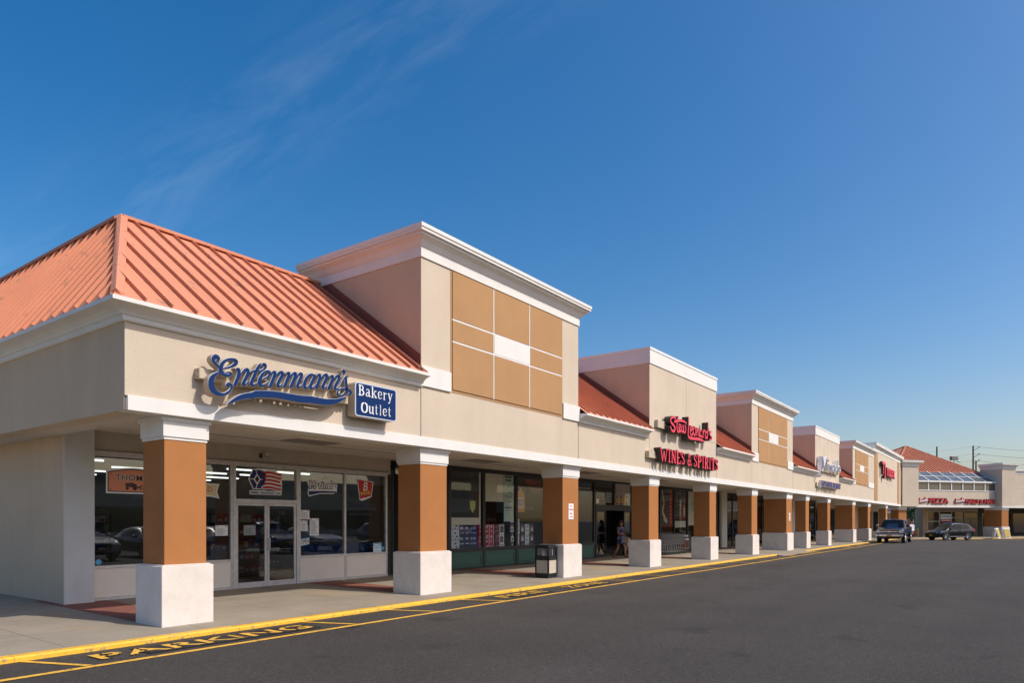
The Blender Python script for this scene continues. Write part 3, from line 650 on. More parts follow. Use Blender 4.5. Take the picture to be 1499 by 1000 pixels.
# --- further shop fronts
CREAM = mat('cream_jamb', (.66, .62, .54), .8)
for a, b, y in ((42.02, 43.0, .12), (52.9, 53.6, .1), (58.6, 60.8, .1)): part(MB().box(a, b, YS-y, YS+.2, -.2, 3.435), 'jamb_wall', CREAM)
window([43.0, 44.4, 45.9, 47.3, 48.8], -.02, 3.44, BLACK, .1, gl=DGLASS); window([48.9, 50.9, 52.8], .3, 3.44, BLACK, .1, gl=DGLASS)
window([53.7, 55.3, 57, 58.5], .0, 3.44, BLACK, .1, gl=DGLASS); window([60.9, 63, 65, 67], .3, 3.44, BLACK, .1, gl=DGLASS)
window([67.1, 69, 71, 73, 75, 77, 79, 81, 83], .3, 2.9, BLACK, .15, gl=DGLASS)
part(MB().box(67.1, 89, YS-.02, YS+.2, 2.9, 3.44).box(67.1, 83, YS-.02, YS+.2, -.3, .3).box(83, 89, YS-.02, YS+.2, -.3, 2.9), 'shop_wall', SIDE)
ew = part(MB().box(88.5, 88.9, 12.2, 14.88, -.45, 3.435), 'end_wall', CREAM)
for y in (12.75, 13.45, 14.15): part(MB().box(88.46, 88.499, y, y+.5, .5, 2.7), 'end_window', BLACK, ew)
# interiors (rooms with real walls so the glass shows depth)
ROOMF = mat('shop_floor', (.20, .18, .16), .6, var=.05); ROOMW = mat('shop_wall_paint', (.22, .21, .185), .9); CEIL = mat('ceiling_tile', (.50, .51, .51), .9); LAMP = mat('fluorescent_tube', (1, .97, .9), .5, emit=3.0)
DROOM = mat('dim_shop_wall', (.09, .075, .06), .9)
def room(x0, x1, yb, zc, wall, ceil, name='shop_interior'):
    mb = MB(); y0 = YS+.2
    mb.quad((x0,y0-.15,.066+sX(x1)),(x1,y0-.15,.066+sX(x1)),(x1,yb,.066+sX(x1)),(x0,yb,.066+sX(x1)), 0)
    mb.quad((x0,yb,0),(x1,yb,0),(x1,yb,zc),(x0,yb,zc), 1); mb.quad((x0,y0,0),(x0,yb,0),(x0,yb,zc),(x0,y0,zc), 1); mb.quad((x1,y0,0),(x1,y0,zc),(x1,yb,zc),(x1,yb,0), 1)
    mb.quad((x0,y0-.15,zc),(x0,yb,zc),(x1,yb,zc),(x1,y0-.15,zc), 2)
    return part(mb, name, [ROOMF, wall, ceil])
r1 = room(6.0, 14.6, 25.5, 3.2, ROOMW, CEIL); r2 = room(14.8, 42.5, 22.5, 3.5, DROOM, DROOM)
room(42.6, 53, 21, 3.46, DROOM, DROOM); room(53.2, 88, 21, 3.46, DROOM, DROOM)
for x in (16.9, 19.2, 21.5, 23.8, 26.9, 31, 34, 37):
    part(MB().box(x, x+1.2, 16.0, 16.10, 3.44, 3.48), 'ceiling_lamp', LAMP, r2)
for y in (16.6, 18.6, 20.6, 22.6, 24.4):
    for x in (6.9, 9.2, 11.5, 13.2):
        part(MB().box(x, x+1.2, y, y+.07, 3.15, 3.19), 'ceiling_lamp', LAMP, r1)

# ================================================================ WING AT THE FAR END (own frame: x along the wall, y into the building)
wing = empty('corner_shop_building', (89.3, 10.55, 0), R(-36.7), 'far tan building with a pyramid salmon roof over slanted glass and a pizza shop', 'building')
mb = MB()
def wpart(mb, name, m, parent=None, **k): return mb.build(name, m, parent or wing, **k)
wpart(MB().box(.0, 14.3, 0, .35, 3.45, 5.15), 'fascia_wall', TAN)
wpart(MB().box(-.05, 14.32, -.04, .3, 3.22, 3.46).box(16.4, 42, -.04, .3, 3.22, 3.46), 'fascia_band', WHITE)
wpart(MB().box(0, 42, .05, 4.4, 3.25, 3.35), 'soffit', SOFFIT)
# left corner tower
t = wpart(MB().box(-.1, 2.2, -.3, 2.2, 3.3, 7.85), 'tower', TAN); wpart(MB().sweep(splay(7.82, 8.5, .38), [(-.1, 2.2), (-.1, -.3), (2.2, -.3), (2.2, 2.2)]), 'cornice', WHITE, t)
wpart(MB().box(-.1, 2.2, -.3, 2.2, 8.2, 8.45), 'parapet_top', METALW, t)
t = wpart(MB().box(14.3, 16.45, -.8, 2.0, 3.25, 7.85), 'tower', TAN); wpart(MB().sweep(splay(7.82, 8.5, .38), [(14.3, 2.0), (14.3, -.8), (16.45, -.8), (16.45, 2.0)]), 'cornice', WHITE, t)
wpart(MB().box(14.3, 16.45, -.8, 2.0, 8.2, 8.45), 'parapet_top', METALW, t); wpart(MB().box(14.28, 16.47, -.83, 1.9, 3.2, 3.42), 'band', WHITE, t)
wpart(MB().box(16.45, 42, 0, .35, 3.45, 7.3), 'fascia_wall', TAN)
wpart(MB().sweep(splay(7.28, 7.85, .2), [(16.45, 0), (42, 0)]), 'cornice', WHITE); wpart(MB().box(16.45, 42, -.0015, .01, 5.5, 5.515), 'control_joint', JOINT)
# clerestory windows, slanted glass and pyramid roof
SKG = mat('sloped_roof_glazing', (.10, .115, .13), .15, spec=.5)
SHG = mat('clerestory_glass', (.11, .105, .095), .15, spec=.6)
n = 7; xs = [2.2+i*(12.1/n) for i in range(n+1)]
f = MB()
for x in xs: f.box(x-.06, x+.06, -.05, .1, 5.2, 6.15)
f.box(2.2, 14.3, -.05, .12, 5.13, 5.22); f.box(2.2, 14.35, -.16, .1, 6.12, 6.30)
cf = wpart(f, 'clerestory_window', METALW); wpart(MB().box(2.2, 14.3, .02, .06, 5.2, 6.12), 'pane', SHG, cf)
g = MB(); y1, z1, y0, z0 = 1.8, 7.45, -.12, 6.24
g.quad((2.0,y0,z0),(14.3,y0,z0),(14.0,y1,z1),(2.0,y1,z1)); g.quad((14.3,y0,z0),(14.3,y1+3,z0),(14.0,y1+3,z1),(14.0,y1,z1))
sg = wpart(g, 'sloped_glazing', SKG)
b = MB()
for x in xs: b.tube((x, y0, z0+.05), (x-(.3 if x > 14 else 0), y1, z1+.05), .065, n=4)
b.tube((2.0, (y0+y1)/2, (z0+z1)/2+.05), (14.1, (y0+y1)/2, (z0+z1)/2+.05), .04, n=4)
wpart(b, 'glazing_bar', METALW, sg)
pk = (9.0, 7.8, 11.15); q0, q1 = (.8, 1.75), (14.1, 1.75); r0, r1_ = (.8, 14.0), (14.1, 14.0)
mb = MB(); ze = 7.43
c = [(q0[0],q0[1],ze),(q1[0],q1[1],ze),(r1_[0],r1_[1],ze),(r0[0],r0[1],ze)]
for i in range(4): mb.add([c[i], c[(i+1) % 4], pk], [(0,1,2)])
sl = (pk[2]-ze)/(pk[1]-q0[1]); x = q0[0]+.35
while x < q1[0]:
    t_ = (x-q0[0])/(pk[0]-q0[0]) if x < pk[0] else (q1[0]-x)/(q1[0]-pk[0]); ye = q0[1]+(pk[1]-q0[1])*t_
    if t_ > .05:
        a = (x-.05, x+.05); vs = [(u, yy, ze+(yy-q0[1])*sl+dz) for yy in (q0[1], ye) for dz in (0, .13) for u in a]
        mb.add(vs, [(0,1,3,2),(4,6,7,5),(0,2,6,4),(1,5,7,3),(2,3,7,6)])
    x += .50
rf = wpart(mb, 'roof', ROOFM); b = MB(); P = Vector(pk)
for k in c[:2]+c[3:]: b.tube(Vector(k)+Vector((0,0,.05)), P+Vector((0,0,.05)), .12, n=4)
wpart(b, 'ridge_cap', ROOFM, rf)
wpart(MB().box(2.2, 42, 4.3, 15, 7.0, 7.2).box(14.5, 42, .3, 4.3, 7.0, 7.2), 'flat_roof', SIDE)
# recessed shop front of the wing
ZW = -.26
WDK = mat('wing_shop_glass', (.035, .033, .032), .08, spec=.7)
wpart(MB().flat([(7.6, 4.0), (8.3, 4.0), (19.7, 15.6), (19.0, 15.6)], -.4, 3.3), 'passage_wall', mat('passage_wall', (.44, .29, .17), .9))
wpart(MB().box(8.3, 16.5, 4.02, 4.3, 2.75, 3.3).box(8.3, 13.9, 4.02, 4.3, -.4, .5), 'shop_wall', mat('wing_shop_wall', (.36, .31, .25), .9))
f = MB(); gl = MB()
for a, bb, zz0, zz1 in ((8.35, 10.1, .5, 1.55), (8.35, 10.1, 1.65, 2.75), (10.25, 12.05, .5, 2.75), (12.2, 13.85, .5, 2.0), (12.2, 13.85, 2.1, 2.75)):
    f.box(a-.06, bb+.06, 3.97, 4.05, zz0-.05, zz1+.03); gl.box(a, bb, 3.96, 3.975, zz0, zz1)
w_ = wpart(f, 'window', CREAM); wpart(gl, 'pane', WDK, w_)
d_ = wpart(MB().box(14.0, 16.4, 3.98, 4.05, ZW, 2.75), 'door_frame', BLACK)
wpart(MB().box(14.1, 15.15, 3.95, 3.979, ZW+.1, 1.85).box(15.25, 16.3, 3.95, 3.979, ZW+.1, 1.85).box(14.1, 16.3, 3.95, 3.979, 1.98, 2.65), 'pane', WDK, d_)
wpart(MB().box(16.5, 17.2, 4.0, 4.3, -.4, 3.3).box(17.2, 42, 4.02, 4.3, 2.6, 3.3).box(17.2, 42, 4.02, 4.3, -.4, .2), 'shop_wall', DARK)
w_ = wpart(MB().box(17.2, 42, 4.05, 4.1, .2, 2.6), 'window', WDK)
wpart(MB().box(19, 42, 14.9, 15, -.5, 7.1), 'rear_wall', SIDE)
pillar(-.30, 1.0, 1.25, -.6, wing, y0=.05, capz=3.22)
pillar(14.35, 15.6, 2.35, -.6, wing, y0=-.72, capz=3.22)
pillar(25, 26.2, 1.4, -.6, wing, y0=.0, capz=3.22)
# walk and curb in front of the wing
cw, sw = math.cos(R(-36.7)), math.sin(R(-36.7))
def wl(x, y): return (89.3 + x*cw - y*sw, 10.55 + x*sw + y*cw)
vs = []
P4 = [wl(-6.2, -4.45), wl(60, -4.45), wl(60, 30), wl(-6.2, 30)]
mb = MB(); mb.add([(x, y, ZW) for x, y in P4], [(0,1,2,3)]); tag(mb.build('sidewalk_at_wing', CONC), kind='structure')
mb = MB()
for i in range(20):
    a, b = -6.2+i*3.3, -6.2+(i+1)*3.3-.01; A_ = [wl(a, -4.62), wl(b, -4.62), wl(b, -4.452), wl(a, -4.452)]
    mb.flat(A_, -.5, ZW+.012)
tag(mb.build('yellow_curb_at_wing', YEL), kind='structure')

# ================================================================ SIGNS ON THE FASCIA
ENT = [[(6.136,4.186,0.02),(6.176,4.2,0.03),(6.176,4.248,0.05),(6.124,4.26,0.06),(6.089,4.21,0.05),(6.118,4.151,0.035),(6.188,4.104,0.03),(6.217,4.077,0.02)],[(6.282,4.099,0.02),(6.39,4.14,0.03),(6.474,4.205,0.06),(6.481,4.256,0.06),(6.402,4.266,0.035),(6.318,4.237,0.035),(6.247,4.169,0.055),(6.217,4.087,0.065),(6.229,4.024,0.06),(6.294,3.992,0.04),(6.366,3.998,0.04),(6.399,4.032,0.035),(6.366,4.051,0.02),(6.306,4.029,0.015)],[(6.217,4.02,0.02),(6.136,3.981,0.04),(6.066,3.899,0.08),(6.055,3.8,0.09),(6.089,3.72,0.085),(6.165,3.677,0.065),(6.259,3.675,0.04),(6.342,3.72,0.035),(6.399,3.789,0.03),(6.396,3.849,0.035),(6.351,3.862,0.04),(6.327,3.833,0.04),(6.342,3.808,0.02)],[(6.487,4.122,0.02),(6.529,4.123,0.05),(6.533,4.032,0.055),(6.468,3.861,0.055)],[(6.536,3.999,0.015),(6.61,4.101,0.03),(6.685,4.151,0.05),(6.704,4.095,0.055),(6.647,3.973,0.055),(6.616,3.901,0.05),(6.66,3.895,0.03),(6.704,3.952,0.015)],[(6.92,4.268,0.04),(6.868,4.176,0.055),(6.796,4.018,0.055),(6.765,3.941,0.055),(6.801,3.906,0.035),(6.863,3.945,0.02),(6.881,3.969,0.012)],[(6.755,4.125,0.015),(6.811,4.148,0.03),(6.894,4.162,0.02),(6.977,4.191,0.025),(7.027,4.241,0.04),(7.027,4.287,0.05),(6.989,4.288,0.045),(6.993,4.258,0.015)],[(6.987,4.045,0.015),(7.061,4.081,0.03),(7.114,4.136,0.045),(7.103,4.182,0.045),(7.045,4.18,0.035),(6.977,4.122,0.045),(6.927,4.031,0.06),(6.923,3.957,0.06),(6.966,3.927,0.04),(7.04,3.962,0.025),(7.093,4.021,0.012)],[(7.157,4.181,0.02),(7.211,4.199,0.05),(7.202,4.123,0.055),(7.125,3.941,0.055)],[(7.211,4.087,0.015),(7.276,4.182,0.03),(7.353,4.222,0.05),(7.361,4.169,0.055),(7.298,4.055,0.055),(7.27,3.985,0.05),(7.32,3.972,0.03),(7.366,4.023,0.012)],[(7.441,4.213,0.02),(7.495,4.232,0.05),(7.486,4.162,0.055),(7.41,3.986,0.055)],[(7.497,4.125,0.015),(7.553,4.206,0.03),(7.627,4.251,0.05),(7.627,4.195,0.055),(7.542,4.001,0.055)],[(7.639,4.139,0.015),(7.691,4.23,0.03),(7.754,4.265,0.05),(7.76,4.217,0.055),(7.696,4.091,0.055),(7.679,4.03,0.05),(7.725,4.02,0.03),(7.783,4.076,0.012)],[(8.054,4.28,0.03),(7.966,4.284,0.04),(7.883,4.214,0.05),(7.83,4.117,0.06),(7.83,4.049,0.055),(7.875,4.03,0.035),(7.93,4.089,0.015),(8.032,4.239,0.015)],[(8.05,4.279,0.05),(8.008,4.185,0.055),(7.96,4.089,0.055),(7.963,4.05,0.045),(8.008,4.047,0.03),(8.066,4.116,0.012)],[(8.105,4.295,0.02),(8.156,4.314,0.05),(8.156,4.239,0.055),(8.083,4.059,0.055)],[(8.166,4.201,0.015),(8.227,4.296,0.03),(8.308,4.342,0.05),(8.314,4.286,0.055),(8.246,4.154,0.055),(8.225,4.101,0.05),(8.277,4.087,0.03),(8.329,4.153,0.012)],[(8.396,4.32,0.02),(8.447,4.34,0.05),(8.443,4.267,0.055),(8.361,4.092,0.055)],[(8.453,4.228,0.015),(8.517,4.33,0.03),(8.594,4.371,0.05),(8.601,4.313,0.055),(8.523,4.178,0.055),(8.51,4.123,0.05),(8.558,4.11,0.03),(8.623,4.184,0.015),(8.718,4.327,0.02),(8.784,4.387,0.03),(8.83,4.393,0.012)],[(8.791,4.391,0.02),(8.771,4.341,0.05),(8.775,4.259,0.055),(8.788,4.179,0.055),(8.764,4.092,0.035),(8.698,4.021,0.03),(8.62,4.004,0.03),(8.568,4.037,0.035),(8.594,4.097,0.03),(8.672,4.138,0.025),(8.791,4.148,0.03),(8.857,4.136,0.045),(8.891,4.096,0.045),(8.868,4.056,0.04),(8.837,4.07,0.02)],[(8.705,4.485,0.06),(8.727,4.458,0.055),(8.692,4.402,0.012)]]
SWOOSH = [[(6.324,3.527,0.005),(6.414,3.587,0.04),(6.536,3.66,0.07),(6.66,3.708,0.085),(6.786,3.738,0.095),(6.863,3.772,0.105),(7.072,3.8,0.11),(7.287,3.816,0.11),(7.508,3.815,0.115),(7.737,3.815,0.12),(7.972,3.834,0.12),(8.215,3.835,0.11),(8.402,3.854,0.1),(8.568,3.898,0.075),(8.698,3.957,0.04),(8.791,4.014,0.005)]]
STEW = [[(24.359,5.366,0.05),(24.282,5.463,0.08),(24.037,5.456,0.085),(23.888,5.363,0.085),(23.943,5.25,0.09),(24.187,5.157,0.1),(24.282,5.062,0.1),(24.187,4.961,0.1),(23.999,4.971,0.085),(23.869,5.092,0.06)],[(24.225,5.309,0.08),(24.493,5.374,0.09),(24.844,5.426,0.09),(25.163,5.424,0.08),(25.386,5.376,0.05)],[(24.59,5.523,0.075),(24.493,5.359,0.075),(24.462,5.157,0.075),(24.513,5.01,0.075),(24.629,4.976,0.075),(24.746,5.081,0.075)],[(24.668,5.103,0.06),(24.805,5.195,0.06),(24.758,5.274,0.06),(24.656,5.224,0.06),(24.64,5.069,0.06),(24.746,4.996,0.06),(24.864,5.062,0.06)],[(24.943,5.256,0.075),(24.915,5.068,0.075),(24.995,5.014,0.075),(25.091,5.117,0.075),(25.111,5.275,0.075)],[(25.111,5.275,0.075),(25.091,5.071,0.075),(25.203,5.002,0.075),(25.304,5.109,0.075),(25.284,5.294,0.075)],[(25.599,5.629,0.085),(25.599,5.329,0.085),(25.549,5.009,0.09),(25.653,4.877,0.1),(26.072,4.87,0.11),(26.634,4.905,0.11),(26.989,4.889,0.09),(27.26,4.839,0.05)],[(25.819,5.148,0.075),(25.979,5.244,0.075),(25.882,5.321,0.075),(25.778,5.222,0.075),(25.778,5.032,0.075),(25.924,4.983,0.075),(26.051,5.084,0.075)],[(26.179,5.322,0.075),(26.051,5.22,0.075),(26.106,5.066,0.075),(26.235,5.014,0.075),(26.329,5.153,0.075),(26.265,5.307,0.075),(26.179,5.322,0.075)],[(26.451,5.303,0.075),(26.429,5.026,0.075)],[(26.438,5.132,0.075),(26.59,5.294,0.075),(26.669,5.253,0.075),(26.625,5.07,0.075),(26.713,5.038,0.075)],[(26.967,5.268,0.075),(26.833,5.262,0.075),(26.744,5.131,0.075),(26.811,5.023,0.075),(26.936,5.134,0.075),(26.98,5.294,0.075),(26.936,5.052,0.075),(27.043,5.013,0.075)],[(27.115,5.292,0.075),(27.115,5.02,0.075)],[(27.124,5.186,0.075),(27.238,5.297,0.075),(27.352,5.301,0.075)],[(27.62,5.253,0.075),(27.453,5.269,0.075),(27.352,5.126,0.075),(27.407,5.012,0.075),(27.559,5.08,0.075),(27.652,5.223,0.075)],[(27.685,5.654,0.075),(27.666,5.392,0.075),(27.582,5.012,0.075)],[(27.778,5.421,0.075),(27.755,5.351,0.075)],[(28.029,5.329,0.075),(27.873,5.262,0.075),(27.934,5.184,0.075),(28.11,5.117,0.075),(28.053,5.018,0.075),(27.863,5.009,0.075)]]
MIN = [[(48.435,5.838,0.16),(48.223,5.238,0.16),(47.85,4.553,0.16)],[(48.435,5.838,0.14),(48.732,5.539,0.14),(48.912,5.174,0.14),(49.458,5.589,0.14),(49.766,5.856,0.14),(49.766,5.474,0.14),(49.866,5.07,0.14)],[(50.266,5.452,0.14),(50.203,5.09,0.14)],[(50.203,5.751,0.16),(50.266,5.7,0.16)],[(50.622,5.434,0.13),(50.558,5.07,0.13)],[(50.583,5.251,0.13),(50.968,5.443,0.13),(51.137,5.37,0.13),(51.098,5.087,0.13)],[(52.02,5.482,0.13),(51.555,5.453,0.13),(51.398,5.246,0.13),(51.621,5.104,0.13),(52.02,5.284,0.13),(52.087,5.487,0.13),(52.087,5.146,0.13)],[(52.972,5.428,0.13),(52.493,5.427,0.13),(52.357,5.219,0.13),(52.629,5.106,0.13),(53.042,5.259,0.13)],[(53.32,5.915,0.14),(53.18,5.557,0.14),(53.042,5.115,0.14)],[(53.955,5.549,0.13),(53.601,5.409,0.13),(53.671,5.209,0.13),(53.998,5.17,0.13),(54.314,5.365,0.13),(53.955,5.549,0.13)]]
def sign_root(name, x, z, label, cat='shop sign', y=YF): return empty(name, (x, y, z), 0, label, cat)
def spart(mb, name, m, root, **k):
    l = root.location; return shift_mesh_origin(mb, *l).build(name, m, root, **k)
sg = sign_root('bakery_sign', 7.3, 3.95, 'blue script letters reading Entenmann\'s over a long blue swoosh on the fascia')
mb = MB(); channel(mb, ENT, 10.25, .14, trim=.007); spart(mb, 'letters', [SIGNBLUE, SIGNTRIM, SIGNTAN], sg)
mb = MB(); channel(mb, SWOOSH, 10.25, .14, trim=.007); spart(mb, 'swoosh', [SIGNBLUE, SIGNTRIM, SIGNTAN], sg)
spart(MB().box(5.94, 8.95, 10.40, YF-.002, 3.90, 4.07), 'raceway', BOXTAN, sg, bevel=.01)
mb = MB()
for p in ((5.965, 4.02), (5.965, 3.935)): mb.tube((5.938, 10.46, p[1]), (5.942, 10.46, p[1]), .012, n=8)
spart(mb, 'bolt', DARK, sg)
sg = sign_root('bakery_outlet_sign', 9.5, 4.0, 'blue box sign with rounded corners reading Bakery Outlet in white serif letters')
def rrect(x0, x1, z0, z1, r, n=5):
    p = []
    for cx, cz, a0 in ((x1-r, z0+r, -90), (x1-r, z1-r, 0), (x0+r, z1-r, 90), (x0+r, z0+r, 180)):
        for i in range(n+1): t = R(a0+90*i/n); p.append((cx+r*math.cos(t), cz+r*math.sin(t)))
    return p
X0, X1, Z0, Z1 = 9.01, 10.10, 3.68, 4.335
bx = spart(MB().prism(rrect(X0, X1, Z0, Z1, .06), 10.29, 10.50), 'sign_box', BOXTAN, sg)
spart(MB().prism(rrect(X0-.004, X1+.004, Z0-.004, Z1+.004, .064), 10.272, 10.2895), 'retainer', SIGNTRIM, sg)
spart(MB().prism(rrect(X0+.022, X1-.022, Z0+.022, Z1-.022, .045), 10.266, 10.2715), 'sign_face', SIGNBLUE, sg)
spart(MB().box(9.2, 9.9, 10.501, YF-.002, 3.85, 4.1), 'raceway', BOXTAN, sg)
mb = MB()
s1, e1 = slab_word('Bakery', 9.085, 4.085, .20, .125, .022, {'B': 1.25, 'a': 1.05, 'k': 1.15, 'r': .85})
s2, e2 = slab_word('Outlet', 9.15, 3.76, .20, .122, .022, {'O': 1.4, 't': .75, 'l': .6, 'u': 1.15})
for k, st in enumerate(s1+s2): ribbon(mb, smooth_path([(a, b, c*1.05) for a, b, c in st], 4), 10.2615-k*.00005, 10.2655, 0, 0)
spart(mb, 'letters', WHITEP, sg)
# wine shop signs
sg = sign_root('wine_shop_script_sign', 25.8, 5.2, 'red script letters reading Stew Leonard\'s on the flat-topped tower')
mb = MB(); channel(mb, STEW, 10.2, .26, trim=.006); spart(mb, 'letters', [SIGNRED, SIGNDARK, SIGNDARK], sg)
spart(MB().box(23.25, 27.4, 10.42, YF-.002, 5.02, 5.30), 'raceway', BOXTAN, sg, bevel=.01)
sg = sign_root('wines_and_spirits_sign', 25.9, 4.0, 'red slab letters reading WINES & SPIRITS under the red script sign')
sw_, e_ = slab_word('WINES & SPIRITS', 23.0, 3.79, .45, .40, .065, {'W': 1.45, 'I': .62, 'S': .85, '&': 1.05})
k_ = 5.95/(e_-23.0); sw_ = [[(23.0+(a-23.0)*k_, b, c*1.3) for a, b, c in st] for st in sw_]
mb = MB(); channel(mb, sw_, 10.2, .26, trim=.006, sub=3); spart(mb, 'letters', [SIGNRED, SIGNDARK, SIGNDARK], sg)
spart(MB().box(22.48, 28.8, 10.40, YF-.002, 3.88, 4.12), 'raceway', BOXTAN, sg, bevel=.01)
# buffet signs
sg = sign_root('buffet_script_sign', 51, 5.2, 'white script letters reading Minado on the second flat-topped tower')
mb = MB(); channel(mb, [[(a, b, c*.55) for a, b, c in st] for st in MIN], 10.2, .28, trim=.035, sub=4); spart(mb, 'letters', [LILAC, WHITEP, WHITEP], sg)
spart(MB().box(47.95, 54.3, 10.40, YF-.002, 4.95, 5.25), 'raceway', BOXTAN, sg)
sg = sign_root('japanese_buffet_sign', 51, 4, 'violet capital letters reading JAPANESE BUFFET with white sides')
mb = MB(); put_text(mb, 'JAPANESE BUFFET', 48.2, 3.80, 10.22, .50, 6.1, 0, bold=.02, ext=.02); put_text(mb, 'JAPANESE BUFFET', 48.2, 3.80, 10.33, .50, 6.1, 1, bold=.02, ext=.18); spart(mb, 'letters', [LILAC, WHITEP], sg)
spart(MB().box(47.9, 54.3, 10.43, YF-.002, 3.9, 4.15), 'raceway', BOXTAN, sg)
sg = sign_root('store_sign_red', 78, 6.3, 'large red letters with dark sides reading TJ maxx on the tallest far tower')
mb = MB(); put_text(mb, 'TJ maxx', 73.6, 5.75, 10.24, 1.55, 8.4, 0, bold=.03, ext=.02, slope=-.012); put_text(mb, 'TJ maxx', 73.6, 5.75, 10.36, 1.55, 8.4, 1, bold=.03, ext=.2, slope=-.012); spart(mb, 'letters', [SIGNRED, SIGNDARK], sg)
# signs on the wing (built in the wing's own frame)
WRED = mat('deep_red_acrylic', (.42, .012, .025), .4)
def wsign(name, x, label):
    px, py = wl(x, 0); return empty(name, (px, py, 3.9), R(-36.7), label, 'shop sign')
def script_run(x, z, w, h, n, wd):
    st = []; 
    for i in range(n):
        a = x+w*i/n; b = w/n; st.append([(a, z, wd), (a+b*.35, z+h*(1 if i in (0, n-2) else .6), wd), (a+b*.6, z+h*.1, wd), (a+b, z+h*.35, wd)])
    return st
sg = wsign('pizza_sign', 4.5, 'red letters reading PIZZA with small white script before them')
mb = MB(); put_text(mb, 'PIZZA', -.55, -.22, -.16, .62, 2.9, 0, bold=.03, ext=.04, ); put_text(mb, 'PIZZA', -.55, -.22, -.08, .62, 2.9, 1, bold=.03, ext=.12); mb.build('letters', [WRED, SIGNDARK], sg)
mb = MB()
for k, st in enumerate(script_run(-1.95, -.12, 1.2, .42, 6, .06)):
    p = smooth_path([(a, b+(a+1.95)*.12, c) for a, b, c in st], 4); ribbon(mb, p, -.17-k*.0004, -.15, -.008, 0); ribbon(mb, p, -.149, -.02, .06, 1)
mb.build('script', [WHITEP, WRED], sg)
sg = wsign('nails_and_hair_sign', 10.8, 'red letters reading NAILS & HAIR with small white script before them')
mb = MB(); put_text(mb, 'NAILS & HAIR', -1.35, -.22, -.16, .55, 4.6, 0, bold=.035, ext=.04); put_text(mb, 'NAILS & HAIR', -1.35, -.22, -.08, .55, 4.6, 1, bold=.035, ext=.12); mb.build('letters', [WRED, SIGNDARK], sg)
mb = MB()
for k, st in enumerate(script_run(-2.85, -.12, 1.35, .40, 6, .06)):
    p = smooth_path([(a, b+(a+2.85)*.12, c) for a, b, c in st], 4); ribbon(mb, p, -.17-k*.0004, -.15, -.008, 0); ribbon(mb, p, -.149, -.02, .06, 1)
mb.build('script', [WHITEP, WRED], sg)
# posters in the wing shop windows
def wthing(mb, name, m, x, y, z, label, cat, rz=-36.7):
    px, py = wl(x, y); o = mb.build(name, m); o.location = (px, py, z); o.rotation_euler = (0, 0, R(rz)); return tag(o, label, cat)
q = MB().box(-.85, .85, -.02, 0, 0, .95, 0).box(-.85, .85, -.024, -.0205, 0, .33, 1); bars(q, -.7, .58, 1.4, .14, -.021, 2, 8); bars(q, -.7, .1, 1.4, .12, -.0245, 0, 8)
wthing(q, 'window_banner', [PAPER, REDI, SKYB], 11.15, 3.94, 1.55, 'white and red banner in the window behind the dark suv', 'banner')
q = MB().box(0, 2.6, -.02, 0, 0, 1.9, 0); bars(q, .2, 1.2, 2.2, .17, -.021, 1, 9); bars(q, .4, .75, 1.8, .16, -.021, 1, 7); q.box(.2, .5, -.03, -.021, 1.55, 1.65, 2)
wthing(q, 'window_poster', [mat('grey_poster', (.20, .22, .24), .5), REDI, GREEN], 17.5, 4.0, .5, 'large grey poster with red writing in the shop window at the right edge', 'poster')

# ================================================================ WINDOW STICKERS AND POSTERS (bakery)
YG = YS+.018
def sticker(name, x, z, mb, mats, label, cat='window sticker'):
    o = shift_mesh_origin(mb, x, YG, z).build(name, mats); o.location = (x, YG, z); return tag(o, label, cat)
def lay(mb, poly, k, mi): mb.prism(poly, YG-.0012*(k+1), YG-.0012*k, mi)
ORNG = mat('orange_ink', (.74, .28, .15), .5); BRNI = mat('dark_brown_ink', (.07, .035, .04), .5); CRMI = mat('cream_ink', (.70, .60, .36), .5); ORN2 = mat('pale_orange_ink', (.66, .24, .12), .5)
def arched(x0, x1, z0, z1, h, n=12): return [(x0, z0), (x1, z0)] + [(x1-(x1-x0)*i/n, z1+h*math.sin(math.pi*i/n)) for i in range(n+1)]
mb = MB(); lay(mb, arched(6.47, 7.62, 2.21, 2.68, .07), 0, 0); lay(mb, arched(6.50, 7.59, 2.24, 2.65, .07), 1, 1); lay(mb, arched(6.52, 7.57, 2.26, 2.63, .07), 2, 2)
put_text(mb, 'THOMAS\'', 6.64, 2.475, YG-.006, .14, .80, 0, bold=.05); put_text(mb, 'THOMAS\'', 6.645, 2.48, YG-.0075, .13, .79, 1, bold=.015)
def horse(mb, x, z, s):
    lay(mb, [(x, z+.03*s), (x+.10*s, z+.03*s), (x+.14*s, z+.10*s), (x+.12*s, z+.11*s), (x+.09*s, z+.065*s), (x, z+.06*s), (x-.03*s, z+.09*s)], 3, 1)
    for dx in (-.02, .02, .08, .11): lay(mb, [(x+dx*s, z-.02*s), (x+(dx+.012)*s, z-.02*s), (x+(dx+.02)*s, z+.035*s), (x+dx*s, z+.035*s)], 3, 1)
for i in range(3): horse(mb, 7.06+i*.15, 2.31, .9)
lay(mb, [(6.84, 2.36), (7.05, 2.33), (7.08, 2.40), (6.98, 2.44), (6.84, 2.42)], 3, 1)
for cx, rr in ((6.88, .035), (7.03, .04)): lay(mb, [(cx+rr*math.cos(a), 2.32+rr*math.sin(a)) for a in [i*math.pi/6 for i in range(12)]], 3, 1)
for cx, cz in ((6.56, 2.29), (6.56, 2.60), (7.53, 2.29)): lay(mb, rrect(cx-.012, cx+.012, cz-.012, cz+.012, .01, 3), 3, 1)
sticker('muffin_sticker', 7.1, 2.4, mb, [PAPER, BRNI, ORNG], 'orange arched sticker reading THOMAS\' with a horse-drawn carriage, left bakery window')
